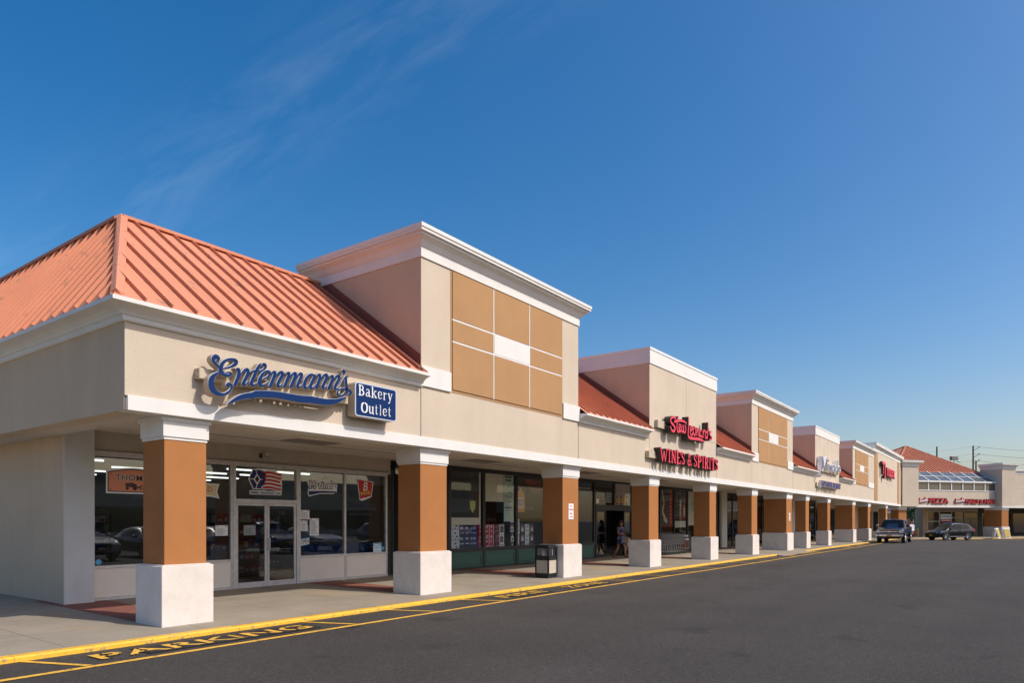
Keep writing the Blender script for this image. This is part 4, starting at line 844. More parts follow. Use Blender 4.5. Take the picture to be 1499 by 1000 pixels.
mb = MB(); lay(mb, [(8.0, 2.22), (8.72, 2.20), (8.92, 2.16), (8.86, 2.32), (8.92, 2.50), (8.72, 2.50), (8.0, 2.56)], 0, 0); lay(mb, [(8.03, 2.25), (8.72, 2.23), (8.88, 2.19), (8.83, 2.32), (8.88, 2.47), (8.72, 2.47), (8.03, 2.53)], 1, 1); put_text(mb, 'ARNOLD', 8.08, 2.31, YG-.004, .12, .66, 2, bold=.03)
sticker('ribbon_sticker', 8.5, 2.35, mb, [PAPER, CRMI, ORN2], 'cream ribbon-shaped sticker beside the first pillar, partly hidden')
# bakery group logo over the door
mb = MB(); cx, cz = 9.88, 2.655
hexo = [(9.665, 2.655), (9.775, 2.88), (10.02, 2.885), (10.10, 2.84), (10.115, 2.645), (10.0, 2.43), (9.785, 2.43)]
lay(mb, [(9.655, 2.655), (9.77, 2.895), (10.03, 2.895), (10.13, 2.83), (10.135, 2.645), (10.01, 2.415), (9.775, 2.415)], 0, 0)
def qd(p): lay(mb, p, 1, 1)
qd([(9.685, 2.665), (9.80, 2.665), (9.885, 2.78), (9.845, 2.875), (9.79, 2.875)]); qd([(9.865, 2.875), (9.905, 2.775), (9.985, 2.665), (10.105, 2.665), (10.02, 2.875)])
qd([(9.685, 2.645), (9.795, 2.435), (9.85, 2.435), (9.885, 2.53), (9.80, 2.645)]); qd([(9.905, 2.525), (9.87, 2.435), (9.995, 2.435), (10.105, 2.645), (9.985, 2.645)])
lay(mb, [(9.835, 2.655), (9.895, 2.57), (9.955, 2.655), (9.895, 2.745)], 1, 3)
def wave(x, z0): return z0 + .022*math.sin((x-10.05)*9)
n = 12; xs_ = [10.04+.55*i/n for i in range(n+1)]
lay(mb, [(x, wave(x, 2.405)-.0+(.0)) for x in xs_] + [(x, wave(x, 2.865)) for x in xs_[::-1]], 0, 0)
for k in range(5):
    z0 = 2.425+k*.09; st = 10.03+(.05 if k in (1, 2, 3) else .02)
    xx = [st+(10.57-st+(-.03 if k == 2 else 0))*i/n for i in range(n+1)]; lay(mb, [(x, wave(x, z0)) for x in xx] + [(x, wave(x, z0+.052)) for x in xx[::-1]], 1, 2)
lay(mb, rrect(9.69, 10.58, 2.285, 2.385, .02), 0, 0); put_text(mb, 'BIMBO BAKERIES USA', 9.71, 2.30, YG-.003, .065, .85, 1, bold=.03)
sticker('flag_logo_sticker', 10.1, 2.6, mb, [PAPER, BLUEI, REDI, DARK], 'blue hexagon and striped red flag logo on the glass above the door')
mb = MB(); lay(mb, [(11.36, 2.38), (11.40, 2.28), (11.75, 2.36), (12.2, 2.37), (12.31, 2.42), (12.33, 2.62), (12.10, 2.73), (11.98, 2.84), (11.82, 2.74), (11.5, 2.74), (11.35, 2.66), (11.40, 2.52)], 0, 0)
lay(mb, [(11.38, 2.42), (11.41, 2.31), (11.75, 2.385), (12.29, 2.40), (12.28, 2.44), (11.8, 2.44)], 1, 1); put_text(mb, 'Marinela', 11.41, 2.47, YG-.003, .23, .88, 1, bold=.09, slope=.03); put_text(mb, 'Marinela', 11.425, 2.485, YG-.005, .20, .85, 0, bold=.02, slope=.03)
sticker('cake_brand_sticker', 11.85, 2.55, mb, [PAPER, BLUEI], 'white and navy sticker reading Marinela on the right bakery window')
mb = MB(); lay(mb, [(13.02, 2.82), (13.11, 2.23), (13.22, 2.21), (13.55, 2.33), (13.63, 2.76)], 0, 0); lay(mb, [(13.045, 2.80), (13.13, 2.26), (13.53, 2.355), (13.60, 2.745)], 1, 1); put_text(mb, 'B', 13.24, 2.50, YG-.003, .24, .17, 0, bold=.01, shear=.2); put_text(mb, 'BARCEL', 13.15, 2.37, YG-.003, .09, .36, 2, bold=.03, slope=.12)
sticker('snack_brand_sticker', 13.3, 2.5, mb, [PAPER, REDI, YELI], 'red tapered sticker with a white letter B and yellow BARCEL')
mb = MB(); lay(mb, [(11.125, 1.0), (11.42, 1.045), (11.42, 1.225), (11.125, 1.19)], 0, 1); lay(mb, [(11.135, 1.02), (11.41, 1.06), (11.41, 1.205), (11.135, 1.17)], 1, 0); put_text(mb, 'OPEN', 11.155, 1.04, YG-.003, .12, .24, 2, bold=.01, slope=.13)
sticker('open_sign', 11.27, 1.1, mb, [PAPER, SKYB, INK], 'small tilted sign reading OPEN with a light blue border')
mb = MB(); lay(mb, [(13.62, .745), (13.93, .745), (13.93, 1.02), (13.62, 1.02)], 0, 0); lay(mb, [(13.63, .93), (13.92, .93), (13.92, 1.01), (13.63, 1.01)], 1, 1)
bars(mb, 13.66, .95, .22, .035, YG-.0025, 0, 4); bars(mb, 13.65, .87, .25, .03, YG-.0015, 1, 5)
for k in range(3): lay(mb, [(13.65, .77+k*.03), (13.9, .77+k*.03), (13.9, .78+k*.03), (13.65, .78+k*.03)], 1, 1)
sticker('notice_card', 13.78, .88, mb, [PAPER, SKYB], 'small white and light blue card low in the rightmost bakery pane')
mb = MB(); lay(mb, [(6.33+.06*math.cos(i*math.pi/8), .83+.055*math.sin(i*math.pi/8)) for i in range(16)], 0, 0)
sticker('round_sticker', 6.33, .83, mb, [SKYB], 'round light blue sticker low in the left corner of the leftmost window')
mb = MB(); lay(mb, [(14.0+.04*math.cos(i*math.pi/8), .86+.06*math.sin(i*math.pi/8)) for i in range(16)], 0, 0)
sticker('round_sticker', 14.0, .86, mb, [SKYB], 'round light blue sticker at the right edge of the bakery window')
for x0, x1, z0, z1, lb in ((11.14, 11.42, 1.69, 1.93, 'white notice with small print, upper one beside the door'), (11.14, 11.36, 1.39, 1.66, 'white notice with small print, lower one beside the door'), (11.43, 11.72, 1.27, 1.72, 'tall white notice with a red heading to the right of two smaller ones'),
                           (9.54, 9.85, 1.31, 1.55, 'white notice taped on the left door leaf'), (8.82, 9.13, 1.31, 1.55, 'white notice in the narrow window left of the door')):
    mb = MB(); lay(mb, [(x0, z0), (x1, z0), (x1, z1), (x0, z1)], 0, 0); k = 0; z = z1-.075
    lay(mb, [(x0+.03, z1-.035), (x0+.07, z1-.035), (x0+.07, z1-.015), (x0+.03, z1-.015)], 1, 2); lay(mb, [(x1-.07, z1-.035), (x1-.03, z1-.035), (x1-.03, z1-.015), (x1-.07, z1-.015)], 1, 2)
    while z > z0+.02: ln = (x1-x0-.06)*random.uniform(.6, 1); lay(mb, [(x0+.03, z), (x0+.03+ln, z), (x0+.03+ln, z+.009), (x0+.03, z+.009)], 1, 1); z -= .024
    sticker('paper_notice', (x0+x1)/2, (z0+z1)/2, mb, [PAPER, mat('grey_print', (.3, .3, .3), .7), REDI], lb, 'notice')
mb = MB(); put_text(mb, 'Welcome', 12.68, 2.30, YG-.002, .16, .7, 0); put_text(mb, 'Entenmann\'s', 12.7, 2.02, YG-.002, .16, 1.0, 0, bold=.02, shear=.3); lay(mb, [(12.68, 1.94), (13.2, 1.99), (13.7, 1.95), (13.75, 2.03), (13.2, 2.01)], 0, 0); put_text(mb, 'Bakery Outlet', 12.75, 1.78, YG-.002, .11, .75, 0)
sticker('welcome_lettering', 13.1, 2.1, mb, [mat('dark_window_lettering', (.012, .015, .05), .5)], 'dark blue lettering reading Welcome Entenmann\'s Bakery Outlet on the rightmost bakery pane', 'window lettering')
mb = MB(); put_text(mb, '233', 10.48, 1.80, YG-.002, .09, .2, 0)
sticker('street_number', 10.58, 1.85, mb, [mat('grey_number', (.25, .25, .25), .6)], 'house number on the glass of the right door leaf', 'number')

# ================================================================ WINE SHOP POSTERS
YP = YS+.06
def _poster(name, x, z, mb, mats, label, cat):
    o = shift_mesh_origin(mb, x, YP, z).build(name, mats); o.location = (x, YP, z); return tag(o, label, cat)
def pl(mb, poly, k, mi): mb.prism(poly, YP-.0015*(k+1), YP-.0015*k, mi)
def rc(x0, x1, z0, z1): return [(x0, z0), (x1, z0), (x1, z1), (x0, z1)]
PBLK = mat('poster_black', (.022, .022, .022), .45); CRB = mat('cream_board', (.74, .70, .56), .7); GLD = mat('gold_green_label', (.6, .6, .2), .6); MINT = mat('mint_banner', (.48, .62, .56), .6); AMB = mat('amber_liquor', (.65, .27, .06), .3); LAB = mat('pale_label', (.62, .56, .62), .6); GRL = mat('thin_grey_line', (.14, .16, .18), .5); SALM = mat('rust_red_lettering', (.6, .07, .05), .6)
mb = MB(); pl(mb, rc(16.92, 18.55, 1.52, 3.36), 0, 1); pl(mb, rc(16.94, 18.46, 1.76, 3.36), 1, 0)
pl(mb, [(18.12, 1.92), (18.26, 2.08), (18.28, 2.36), (18.20, 2.31), (18.12, 2.36), (18.04, 2.31), (17.96, 2.36), (17.98, 2.08)], 2, 2)
for s in (-1, 1):
    p = smooth_path([(18.12+s*.17, 2.35, .012), (18.12+s*.19, 2.62, .012), (18.12+s*.09, 2.88, .012), (18.12+s*.045, 3.1, .012), (18.12+s*.045, 3.3, .012)], 4); ribbon(mb, p, YP-.006, YP-.003, 0, 3)
_poster('champagne_poster', 17.7, 2.4, mb, [PBLK, CRB, GLD, GRL], 'black poster with a bottle outline and gold-green shield label, first wine shop window', 'poster')
mb = MB(); pl(mb, rc(18.75, 19.86, 2.33, 3.33), 0, 0); _poster('blank_board', 19.3, 2.8, mb, [CRB], 'blank cream board high in the second wine shop window', 'board')
mb = MB(); pl(mb, rc(19.88, 20.46, 1.63, 3.38), 0, 0); bars(mb, 19.95, 3.2, .42, .07, YP-.0015, 1, 8); bars(mb, 19.98, 3.08, .36, .07, YP-.0015, 1, 6)
for k, z in enumerate((2.85, 2.65, 2.48, 2.32)): pl(mb, rc(19.95, 20.05, z, z+.09), 1, 2 if k > 1 else 0); pl(mb, rc(20.1, 20.38, z+.02, z+.04), 1, 1)
bars(mb, 19.93, 2.1, .46, .055, YP-.0015, 3, 9); pl(mb, rc(19.98, 20.4, 2.03, 2.045), 1, 3)
_poster('mint_banner', 20.15, 2.5, mb, [MINT, INK, ORNG, BLUEI], 'tall pale mint banner with small print beside the blank board', 'banner')
mb = MB(); pl(mb, rc(20.62, 22.35, 1.75, 3.38), 0, 0)
def bottle(mb, cx, z0, h, w, k, ml, mla):
    pl(mb, [(cx-w/2, z0), (cx+w/2, z0), (cx+w/2, z0+h*.50), (cx+w*.12, z0+h*.66), (cx+w*.10, z0+h), (cx-w*.10, z0+h), (cx-w*.12, z0+h*.66), (cx-w/2, z0+h*.50)], k, ml); pl(mb, rc(cx-w*.46, cx+w*.46, z0+h*.10, z0+h*.42), k+1, mla)
bottle(mb, 20.92, 1.98, 1.3, .50, 1, 1, 2); pl(mb, rc(20.86, 20.98, 2.9, 3.28), 3, 4); put_text(mb, 'Maker\'s', 20.70, 2.36, YP-.006, .10, .42, 4); put_text(mb, 'Mark', 20.80, 2.22, YP-.006, .10, .26, 4)
put_text(mb, 'Maker\'s', 21.25, 3.02, YP-.003, .22, 1.0, 3, bold=.01); put_text(mb, 'Mark', 21.6, 2.72, YP-.003, .22, .62, 3, bold=.01); pl(mb, [(21.38+.11*math.cos(i*.524), 2.81+.11*math.sin(i*.524)) for i in range(12)], 0, 3) ; put_text(mb, 'cube', 21.2, 2.05, YP-.003, .16, .6, 5)
_poster('bourbon_poster', 21.5, 2.5, mb, [PBLK, AMB, LAB, SALM, BRNI, GRL], 'dark poster with an amber bottle and rust-red lettering reading Maker\'s Mark', 'poster')
mb = MB(); pl(mb, rc(24.5, 26.3, 1.6, 3.38), 0, 0); bars(mb, 24.95, 3.14, 1.15, .13, YP-.0015, 1, 10); put_text(mb, 'VODKA', 25.2, 2.72, YP-.003, .24, .85, 1, bold=.02); put_text(mb, 'Country of London', 25.0, 2.98, YP-.004, .12, 1.1, 2, shear=.4)
_poster('vodka_poster', 25.4, 2.5, mb, [PBLK, mat('faded_blue', (.04, .09, .25), .6), PAPER], 'dark poster with faded blue lettering reading VODKA, left of the automatic door', 'poster')
mb = MB(); pl(mb, rc(28.28, 29.88, 2.38, 3.37), 0, 0)
for k in range(6): cx = 28.55+k*.2; c_ = (1, 2, 1, 2, 3, 1)[k]; bottle(mb, cx, 2.40, .72+.03*(k % 2), .15, 1, c_, 4 if k % 2 else 2)
_poster('bottles_poster', 29.1, 2.8, mb, [mat('greyish_pink', (.52, .45, .45), .6), BRNI, ORNG, AMB, YELI], 'grey poster of six orange and black bottles above the automatic door', 'poster')
mb = MB()
for k in range(6): bars(mb, 27.5+.03*(k % 2), 2.88-k*.08, .55-.05*(k % 2), .035, YP-.0015, 0, 7)
mb.box(26.62, 26.86, YP-.003, YP, 2.42, 2.62, 0)
_poster('opening_hours_lettering', 27.4, 2.6, mb, [PAPER], 'small white lines of lettering on the glass over the automatic door', 'window lettering')
mb = MB()
for k in range(6): bars(mb, 29.28+.04*(k % 2), 1.85-k*.1, .38-.08*(k % 2), .045, YP-.0015, 0, 5)
pl(mb, rc(29.3, 29.62, .75, .92), 0, 0); pl(mb, rc(29.32, 29.6, .5, .7), 0, 1)
_poster('door_lettering', 29.5, 1.4, mb, [PAPER, REDI], 'white lettering listing small lines of print on the right-hand door panel', 'window lettering')
DKR = mat('dark_red_border', (.38, .03, .04), .6)
for x0, x1, z0, z1, m0, lb in ((33.28, 34.9, 1.35, 3.35, 0, 'dark poster with a pale bottle and red border behind the shopping carts'), (35.1, 36.75, 1.75, 3.35, 1, 'black label poster with white emblem above the barrel')):
    mb = MB(); pl(mb, rc(x0, x1, z0, z1), 0, 1); pl(mb, rc(x0+.04, x1-(.45 if m0 == 0 else .04), z0+.04, z1-.02), 1, 0)
    if m0 == 0:
        ribbon(mb, smooth_path([(x0+.3, 3.2, .1), (x0+.5, 2.6, .1), (x0+.35, 2.1, .18), (x0+.9, 1.6, .2), (x0+.5, 1.75, .15)], 4), YP-.006, YP-.004, 0, 2)
        for k in range(9): pl(mb, rc(x1-.3, x1-.15, z0+.2+k*.2, z0+.3+k*.2), 2, 3)
    else:
        pl(mb, [(35.8+.42*math.cos(i*.524), 2.7+.5*math.sin(i*.524)) for i in range(12)], 2, 4); pl(mb, [(35.8+.36*math.cos(i*.524), 2.7+.44*math.sin(i*.524)) for i in range(12)], 3, 0)
        bars(mb, 35.5, 2.68, .6, .1, YP-.0065, 4, 4); bars(mb, 35.6, 2.45, .4, .1, YP-.0065, 4, 3)
        for k in range(3): pl(mb, rc(35.4, 36.1, 2.1-k*.1, 2.14-k*.1), 2, 4)
        bottle(mb, 36.5, 1.85, 1.2, .28, 2, 3, 5)
    _poster('spirits_poster', (x0+x1)/2, 2.5, mb, [PBLK, DKR, mat('pale_bottle', (.8, .7, .52), .5), ORNG, mat('grey_emblem', (.28, .28, .28), .6), LAB], lb, 'poster')
mb = MB(); pl(mb, rc(32.2, 33.15, 1.6, 3.35), 0, 0); pl(mb, rc(32.4, 32.95, 2.2, 3.1), 1, 1); _poster('blue_poster', 32.7, 2.5, mb, [mat('poster_blue', (.03, .10, .28), .5), PAPER], 'blue poster just right of the fourth pillar', 'poster')
mb = MB(); pl(mb, rc(35.15, 36.7, 1.3, 1.65), 0, 0); _poster('blank_strip', 35.9, 1.5, mb, [CRB], 'blank cream strip under the black label poster', 'board')
mb = MB(); pl(mb, rc(36.95, 38.5, 1.4, 3.35), 0, 0); pl(mb, rc(37.4, 38.2, 2.2, 2.9), 1, 1); _poster('pale_poster', 37.7, 2.4, mb, [CRB, MINT], 'pale cream poster left of the fifth pillar', 'poster')

# ================================================================ SMALL THINGS ON THE WALLS
def nopark(x, y, z, label, s=1.0):
    mb = MB(); mb.box(-.135*s, .135*s, -.006, 0, 0, .46, 0)
    put_text(mb, 'NO', -.06, .36, -.008, .06, .12, 1, bold=.03); put_text(mb, 'PARKING', -.115, .26, -.008, .055, .23, 1, bold=.03); put_text(mb, 'FIRE', -.08, .14, -.008, .055, .16, 1, bold=.03); put_text(mb, 'ZONE', -.09, .045, -.008, .055, .18, 1, bold=.03)
    o = mb.build('no_parking_sign', [PAPER, REDI]); o.location = (x, y, z); return tag(o, label, 'sign', 'no parking signs on the pillars')
nopark(17.66, 10.678, 1.70, 'white sign with red words NO PARKING FIRE ZONE on the pillar beside the litter bin')
nopark(42.15, 10.678, 1.66, 'white sign with red words on the wide pillar left of the ramp')
nopark(79.4, 10.678, 1.55, 'white sign with red words on the pillar behind the pickup')
def spot(x, z, label):
    t = empty('security_light', (x, YS-.02, z), 0, label, 'light')
    MB().box(-.05, .05, -.05, 0, -.05, .05).build('mount', DARK, t)
    MB().lathe([(.0, 0), (.05, 0), (.075, -.16), (.06, -.155), (0, -.12)], (.03, -.05, .0), 'y', 12).build('lamp_head', mat('lamp_housing', (.4, .38, .34), .4), t)
    return t
spot(9.98, 3.22, 'small spotlight on the stucco over the bakery door')
t = empty('security_light', (14.45, YS-.1, 3.2), 0, 'twin white floodlight in the dark recess beside the second pillar', 'light')
MB().box(-.05, .05, 0, .4, -.05, .08).build('mount', DARK, t)
for s in (-1, 1): MB().tube((s*.05, -.02, -.03), (s*.14, -.16, -.13), .045, n=10, r2=.075).build('lamp_head', PAPER, t)

# litter bin
t = empty('litter_bin', (16.86, 11.03, zwalk(16.8, 11.1)), 0, 'black square litter bin with pebbled panels beside the third pillar', 'litter bin')
PEB = mat('pebbled_panel', (.52, .46, .37), .95, var=.35, vscale=60, bump=1.0, bscale=70)
BK = mat('black_plastic', (.016, .016, .017), .38)
h = .30
b = MB(); b.box(-h+.03, h-.03, -h+.03, h-.03, 0, .09); b.box(-h, h, -h, h, .09, .15)
for sx in (-1, 1):
    for sy in (-1, 1): b.box(min(sx*h, sx*(h-.06)), max(sx*h, sx*(h-.06)), min(sy*h, sy*(h-.06)), max(sy*h, sy*(h-.06)), .15, .98)
b.box(-h+.03, h-.03, -h+.03, h-.03, .15, .60); b.box(-h, h, -h, h, .56, .70)
b.build('bin_body', BK, t, bevel=.01)
p = MB(); p.box(-h+.062, h-.062, -h+.012, -h+.029, .155, .555); p.box(-h+.012, -h+.029, -h+.062, h-.062, .155, .555); p.box(h-.029, h-.012, -h+.062, h-.062, .155, .555); p.build('pebble_panel', PEB, t)
l_ = MB(); l_.box(-h-.01, h+.01, -h-.01, h+.01, .93, 1.0); l_.box(-h+.03, h-.03, -h+.03, h-.03, 1.0, 1.03); l_.build('hood', BK, t, bevel=.015)
g = MB(); g.box(-.012, .012, -h+.02, h-.02, .70, .93); g.box(-h+.02, h-.02, -.012, .012, .70, .93); g.build('divider', mat('bin_liner', (.35, .35, .34), .6), t)
t.scale = (.78, .78, .92)

# cartons in the wine shop windows
CW = mat('white_carton', (.80, .84, .84), .7); CN = mat('navy_carton', (.05, .07, .16), .6); CB = mat('blue_carton', (.03, .08, .35), .6); CR = mat('crimson_carton', (.55, .03, .08), .6); CM = mat('maroon_carton', (.16, .04, .06), .6); CK = mat('black_carton', (.03, .03, .035), .6); CP = mat('pink_label', (.5, .3, .38), .6); CG = mat('carton_grey_print', (.22, .25, .25), .7)
def carton(mbody, mprint, style):
    w, d, hh = .285, .30, .355; mb = MB(); mb.box(-w/2, w/2, 0, d, 0, hh, 0)
    f = -.0015
    def r_(x0, x1, z0, z1, mi): mb.box(x0, x1, f, -.0001, z0, z1, mi)
    if style == 0: r_(-.05, .05, .29, .335, 1); r_(-.11, -.02, .05, .10, 1); r_(.01, .11, .20, .215, 1); r_(.01, .09, .17, .182, 1); r_(-.10, -.04, .18, .24, 2)
    elif style == 1: r_(-.10, .04, .20, .27, 1); r_(-.08, .02, .22, .25, 0); r_(-.10, .08, .05, .08, 1)
    elif style == 2: r_(-.06, .06, .22, .30, 1); mb.box(-.04, .04, f-.001, f, .235, .285, 0); r_(-.10, .10, .10, .125, 1); r_(.05, .11, .28, .33, 1)
    elif style == 3: r_(-.09, .09, .06, .27, 1); mb.box(-.05, .05, f-.001, f, .10, .20, 2); r_(-.03, .03, .29, .34, 1)
    elif style == 4: r_(-w/2, -w/2+.03, 0, hh, 2); r_(w/2-.03, w/2, 0, hh, 2); r_(-.04, .04, .24, .32, 2); r_(-.05, .05, .05, .17, 1)
    return mb
protos = {}
def carton_at(key, mats, style, x, y, z, label):
    if key not in protos:
        o = carton(None, None, style).build('wine_carton', mats); protos[key] = o
    else:
        o = protos[key].copy(); S.collection.objects.link(o)
    o.location = (x, y, z); tag(o, label, 'carton', 'wine cartons stacked in the shop windows: ' + key)
cols = []
for k in range(3): cols.append((17.04+k*.29, 'white', [CW, CK, REDI], 0, 'white carton with black print in the first green-panelled window'))
for k in range(3): cols.append((17.91+k*.285, 'navy', [CN, CW, CW], 1, 'navy carton with white print in the first green-panelled window'))
cols.append((18.6-.02, 'blue', [CB, CW, CW], 1, 'bright blue carton at the right edge of the first green-panelled window'))
for k in range(2): cols.append((18.92+k*.3, 'crimson', [CR, CW, CW], 2, 'crimson carton with white emblem in the second green-panelled window'))
cols.append((19.52, 'crimson striped', [CR, CP, CW], 4, 'crimson carton with pale stripes in the second green-panelled window'))
for k in range(1): cols.append((19.84, 'maroon', [CM, CP, CW], 2, 'maroon carton in the second green-panelled window'))
cols.append((20.14, 'grey-white', [CW, CM, CG], 3, 'white carton with maroon label in the second green-panelled window'))
cols += [(20.78, 'black and white', [CK, CW, CG], 3, 'black carton with a white label in the third green-panelled window'), (21.1, 'plain white', [CW, CG, CG], 2, 'plain white carton in the third green-panelled window'), (21.42, 'black and pink', [CK, CP, CW], 3, 'black carton with pink label in the third green-panelled window'), (21.74, 'plain white', [CW, CG, CG], 2, 'plain white carton in the third green-panelled window'), (22.05, 'black and pink', [CK, CP, CW], 3, 'black carton with pink label in the third green-panelled window')]
cols += [(24.75, 'white', [CW, CK, REDI], 0, ''), (25.08, 'white with rust edges', [CW, CG, ORNG], 4, 'white carton with rust-coloured edges in the window left of the automatic door'), (25.4, 'white with rust edges', [CW, CG, ORNG], 4, 'white carton with rust-coloured edges in the window left of the automatic door')]
MB().box(16.95, 26.2, 15.05, 15.6, .02, .46).build('display_platform', DROOM)['label'] = 'low dark plinth behind the wine shop glass carrying the cartons'
bpy.data.objects['display_platform']['category'] = 'platform'
for i, (x, key, mats, stl, lb) in enumerate(cols):
    rows = 3 if i not in (12, 13, 17) else 4
    if key == 'white' and x > 24: key = 'white by the door'; lb = 'white carton with black print beside the automatic door'; rows = 2
    for r in range(rows):
        carton_at(key, mats, stl, x+random.uniform(-.006, .006), 15.08+random.uniform(0, .02), .462+r*.356, lb)
# bottles standing on the cartons
BT = mat('dark_bottle', (.05, .02, .012), .15, spec=.7)
bp = None
for k in range(9):
    x = 18.85+k*.13
    if bp is None:
        bp = MB().lathe([(0, 0), (.038, 0), (.038, .19), (.014, .24), (.014, .30), (0, .30)], (0, 0, 0), 'z', 10).build('bottle', BT, smooth=True); o = bp
    else: o = bp.copy(); S.collection.objects.link(o)
    o.location = (x, 15.22, 1.5305); tag(o, 'dark bottle standing on the cartons in the second green-panelled window', 'bottle', 'bottles on the cartons')

# bakery interior: gondola shelves with packed goods
SHB = mat('shelf_blue', (.02, .06, .26), .5); SHG_ = mat('shelf_grey', (.16, .15, .14), .6)
PK = [mat('pack_white', (.6, .58, .54), .6), mat('pack_red', (.45, .06, .04), .5), mat('pack_pink', (.5, .06, .2), .5), mat('pack_brown', (.28, .14, .07), .6), mat('pack_blue', (.03, .08, .36), .5)]
def shelf_unit(x, y, w, label, blue=True, n=5, top=1.75):
    t = empty('shelf_unit', (x, y, .066), 0, label, 'shelves')
    f = MB(); f.box(0, w, .40, .44, 0, top); f.box(0, .03, 0, .4, 0, .05); f.box(w-.03, w, 0, .4, 0, .05)
    for s in (0, w-.025): f.box(s, s+.025, .0, .025, 0, top)
    f.build('shelf_frame', SHG_, t)
    for k in range(n):
        z = .12+k*(top-.35)/(n-1); MB().box(.026, w-.026, .0, .39, z, z+.03).build('shelf', SHB if blue else SHG_, t)
        g = MB(); cx = .06
        while cx < w-.22:
            pw = random.uniform(.12, .2); ph = random.uniform(.14, .24); g.box(cx, cx+pw, .05, .3, z+.031, z+.031+ph, random.choice([0, 4, 2, 3, 4, 1]) if k < n-1 else random.choice([0, 1])); 
            g.box(cx+.02, cx+pw-.02, .047, .0499, z+.06, z+ph*.7, random.choice([0, 0, 1])); cx += pw+.015
        g.build('packed_goods', PK, t); 
    return t
shelf_unit(8.15, 15.5, 1.0, 'blue shelves of packed bread behind the narrow window left of the bakery door'); shelf_unit(9.35, 16.0, .85, 'blue shelves of pink and white packs seen through the left door leaf')
shelf_unit(10.4, 17.4, 1.9, 'grey shelves of packed cakes seen through the right door leaf', False); shelf_unit(6.6, 18.2, 1.5, 'grey shelves deep inside behind the leftmost window', False); shelf_unit(12.7, 20, 1.7, 'grey shelves deep inside behind the rightmost bakery pane', False)
# nested blue shopping carts
CBL = mat('cart_blue_plastic', (.02, .10, .40), .4)
def bcart():
    t = empty('blue_shopping_cart', (0, 0, .066))
    m_ = MB(); vs = [(-.22,-.25,.50),(.42,-.20,.50),(.42,.20,.50),(-.22,.25,.50),(-.30,-.29,.96),(.52,-.24,.88),(.52,.24,.88),(-.30,.29,.96)]
    m_.add(vs, [(0,1,2,3),(0,4,5,1),(1,5,6,2),(2,6,7,3),(3,7,4,0)]); b = m_.build('basket', CBL, t); s = b.modifiers.new('solid', 'SOLIDIFY'); s.thickness = .02
    MB().box(-.05, .22, -.262, -.25, .62, .72).build('badge', SKYB, t)
    r_ = MB()
    for sy in (-1, 1): r_.tube((-.42, sy*.27, 1.04), (-.30, sy*.27, .98), .014, n=8); r_.tube((-.30, sy*.27, .98), (-.16, sy*.27, .12), .014, n=8); r_.tube((-.16, sy*.27, .12), (.42, sy*.22, .10), .012)
    r_.tube((-.42, -.27, 1.04), (-.42, .27, 1.04), .016, n=8); r_.build('frame', STEEL, t)
    for x in (-.16, .40):
        for sy in (-1, 1): MB().lathe([(0, -.015), (.055, -.015), (.055, .015), (0, .015)], (x, sy*.22, .056), 'y', 12).build('wheel', RUBBER, t)
    return t
c0 = bcart()
for i in range(6):
    o = c0 if i == 0 else copy_tree(c0)
    o.location = (11.75+i*.40, 15.32, .066); tag(o, 'blue plastic shopping cart nested in the row behind the right bakery window' if 0 < i < 5 else ('first blue cart of the nested row, next to the OPEN sign' if i == 0 else 'last blue cart of the nested row, at its right end'), 'shopping cart', 'blue carts nested behind the bakery window')
# nested steel carts outside the wine shop
def scart():
    t = empty('steel_shopping_cart', (0, 0, 0)); m_ = MB(); r = .0075
    def ringz(z, x0, x1, w): 
        for a, b in (((x0,-w,z),(x1,-w*.85,z)),((x1,-w*.85,z),(x1,w*.85,z)),((x1,w*.85,z),(x0,w,z)),((x0,w,z),(x0,-w,z))): m_.tube(a, b, r*1.2, n=5)
    ringz(.95, -.34, .5, .27); ringz(.72, -.28, .44, .24); ringz(.5, -.22, .38, .21)
    for k in range(11):
        f = k/10; m_.tube((-.34+.84*f, -.27+.04*f, .95), (-.22+.6*f, -.21+.03*f, .5), r, n=4); m_.tube((-.34+.84*f, .27-.04*f, .95), (-.22+.6*f, .21-.03*f, .5), r, n=4)
    for k in range(7):
        f = k/6; m_.tube((.5, -.23+.46*f, .95), (.38, -.18+.36*f, .5), r, n=4); m_.tube((-.34, -.27+.54*f, .95), (-.22, -.21+.42*f, .5), r, n=4)
    m_.build('basket', STEEL, t); f_ = MB()
    for sy in (-1, 1): f_.tube((-.42, sy*.27, 1.02), (-.30, sy*.25, .16), .013, n=6); f_.tube((-.30, sy*.25, .16), (.45, sy*.20, .13), .013, n=6); f_.tube((.45, sy*.2, .13), (.38, sy*.18, .5), .012)
    f_.tube((-.42, -.27, 1.02), (-.42, .27, 1.02), .016, n=6); f_.build('frame', STEEL, t)
    for x in (-.28, .42):
        for sy in (-1, 1): MB().lathe([(0, -.015), (.06, -.015), (.06, .015), (0, .015)], (x, sy*.22, .06), 'y', 12).build('wheel', RUBBER, t)
    return t
c0 = scart()
for i in range(9):
    o = c0 if i == 0 else copy_tree(c0); x = 31.0+i*.27; o.location = (x, 13.75, zwalk(x, 13.75)); o.rotation_euler = (0, 0, R(90) if False else R(random.uniform(-2, 2)))
    tag(o, 'steel wire shopping cart in the row between the fourth pillar and the barrel', 'shopping cart', 'steel carts nested outside the wine shop')
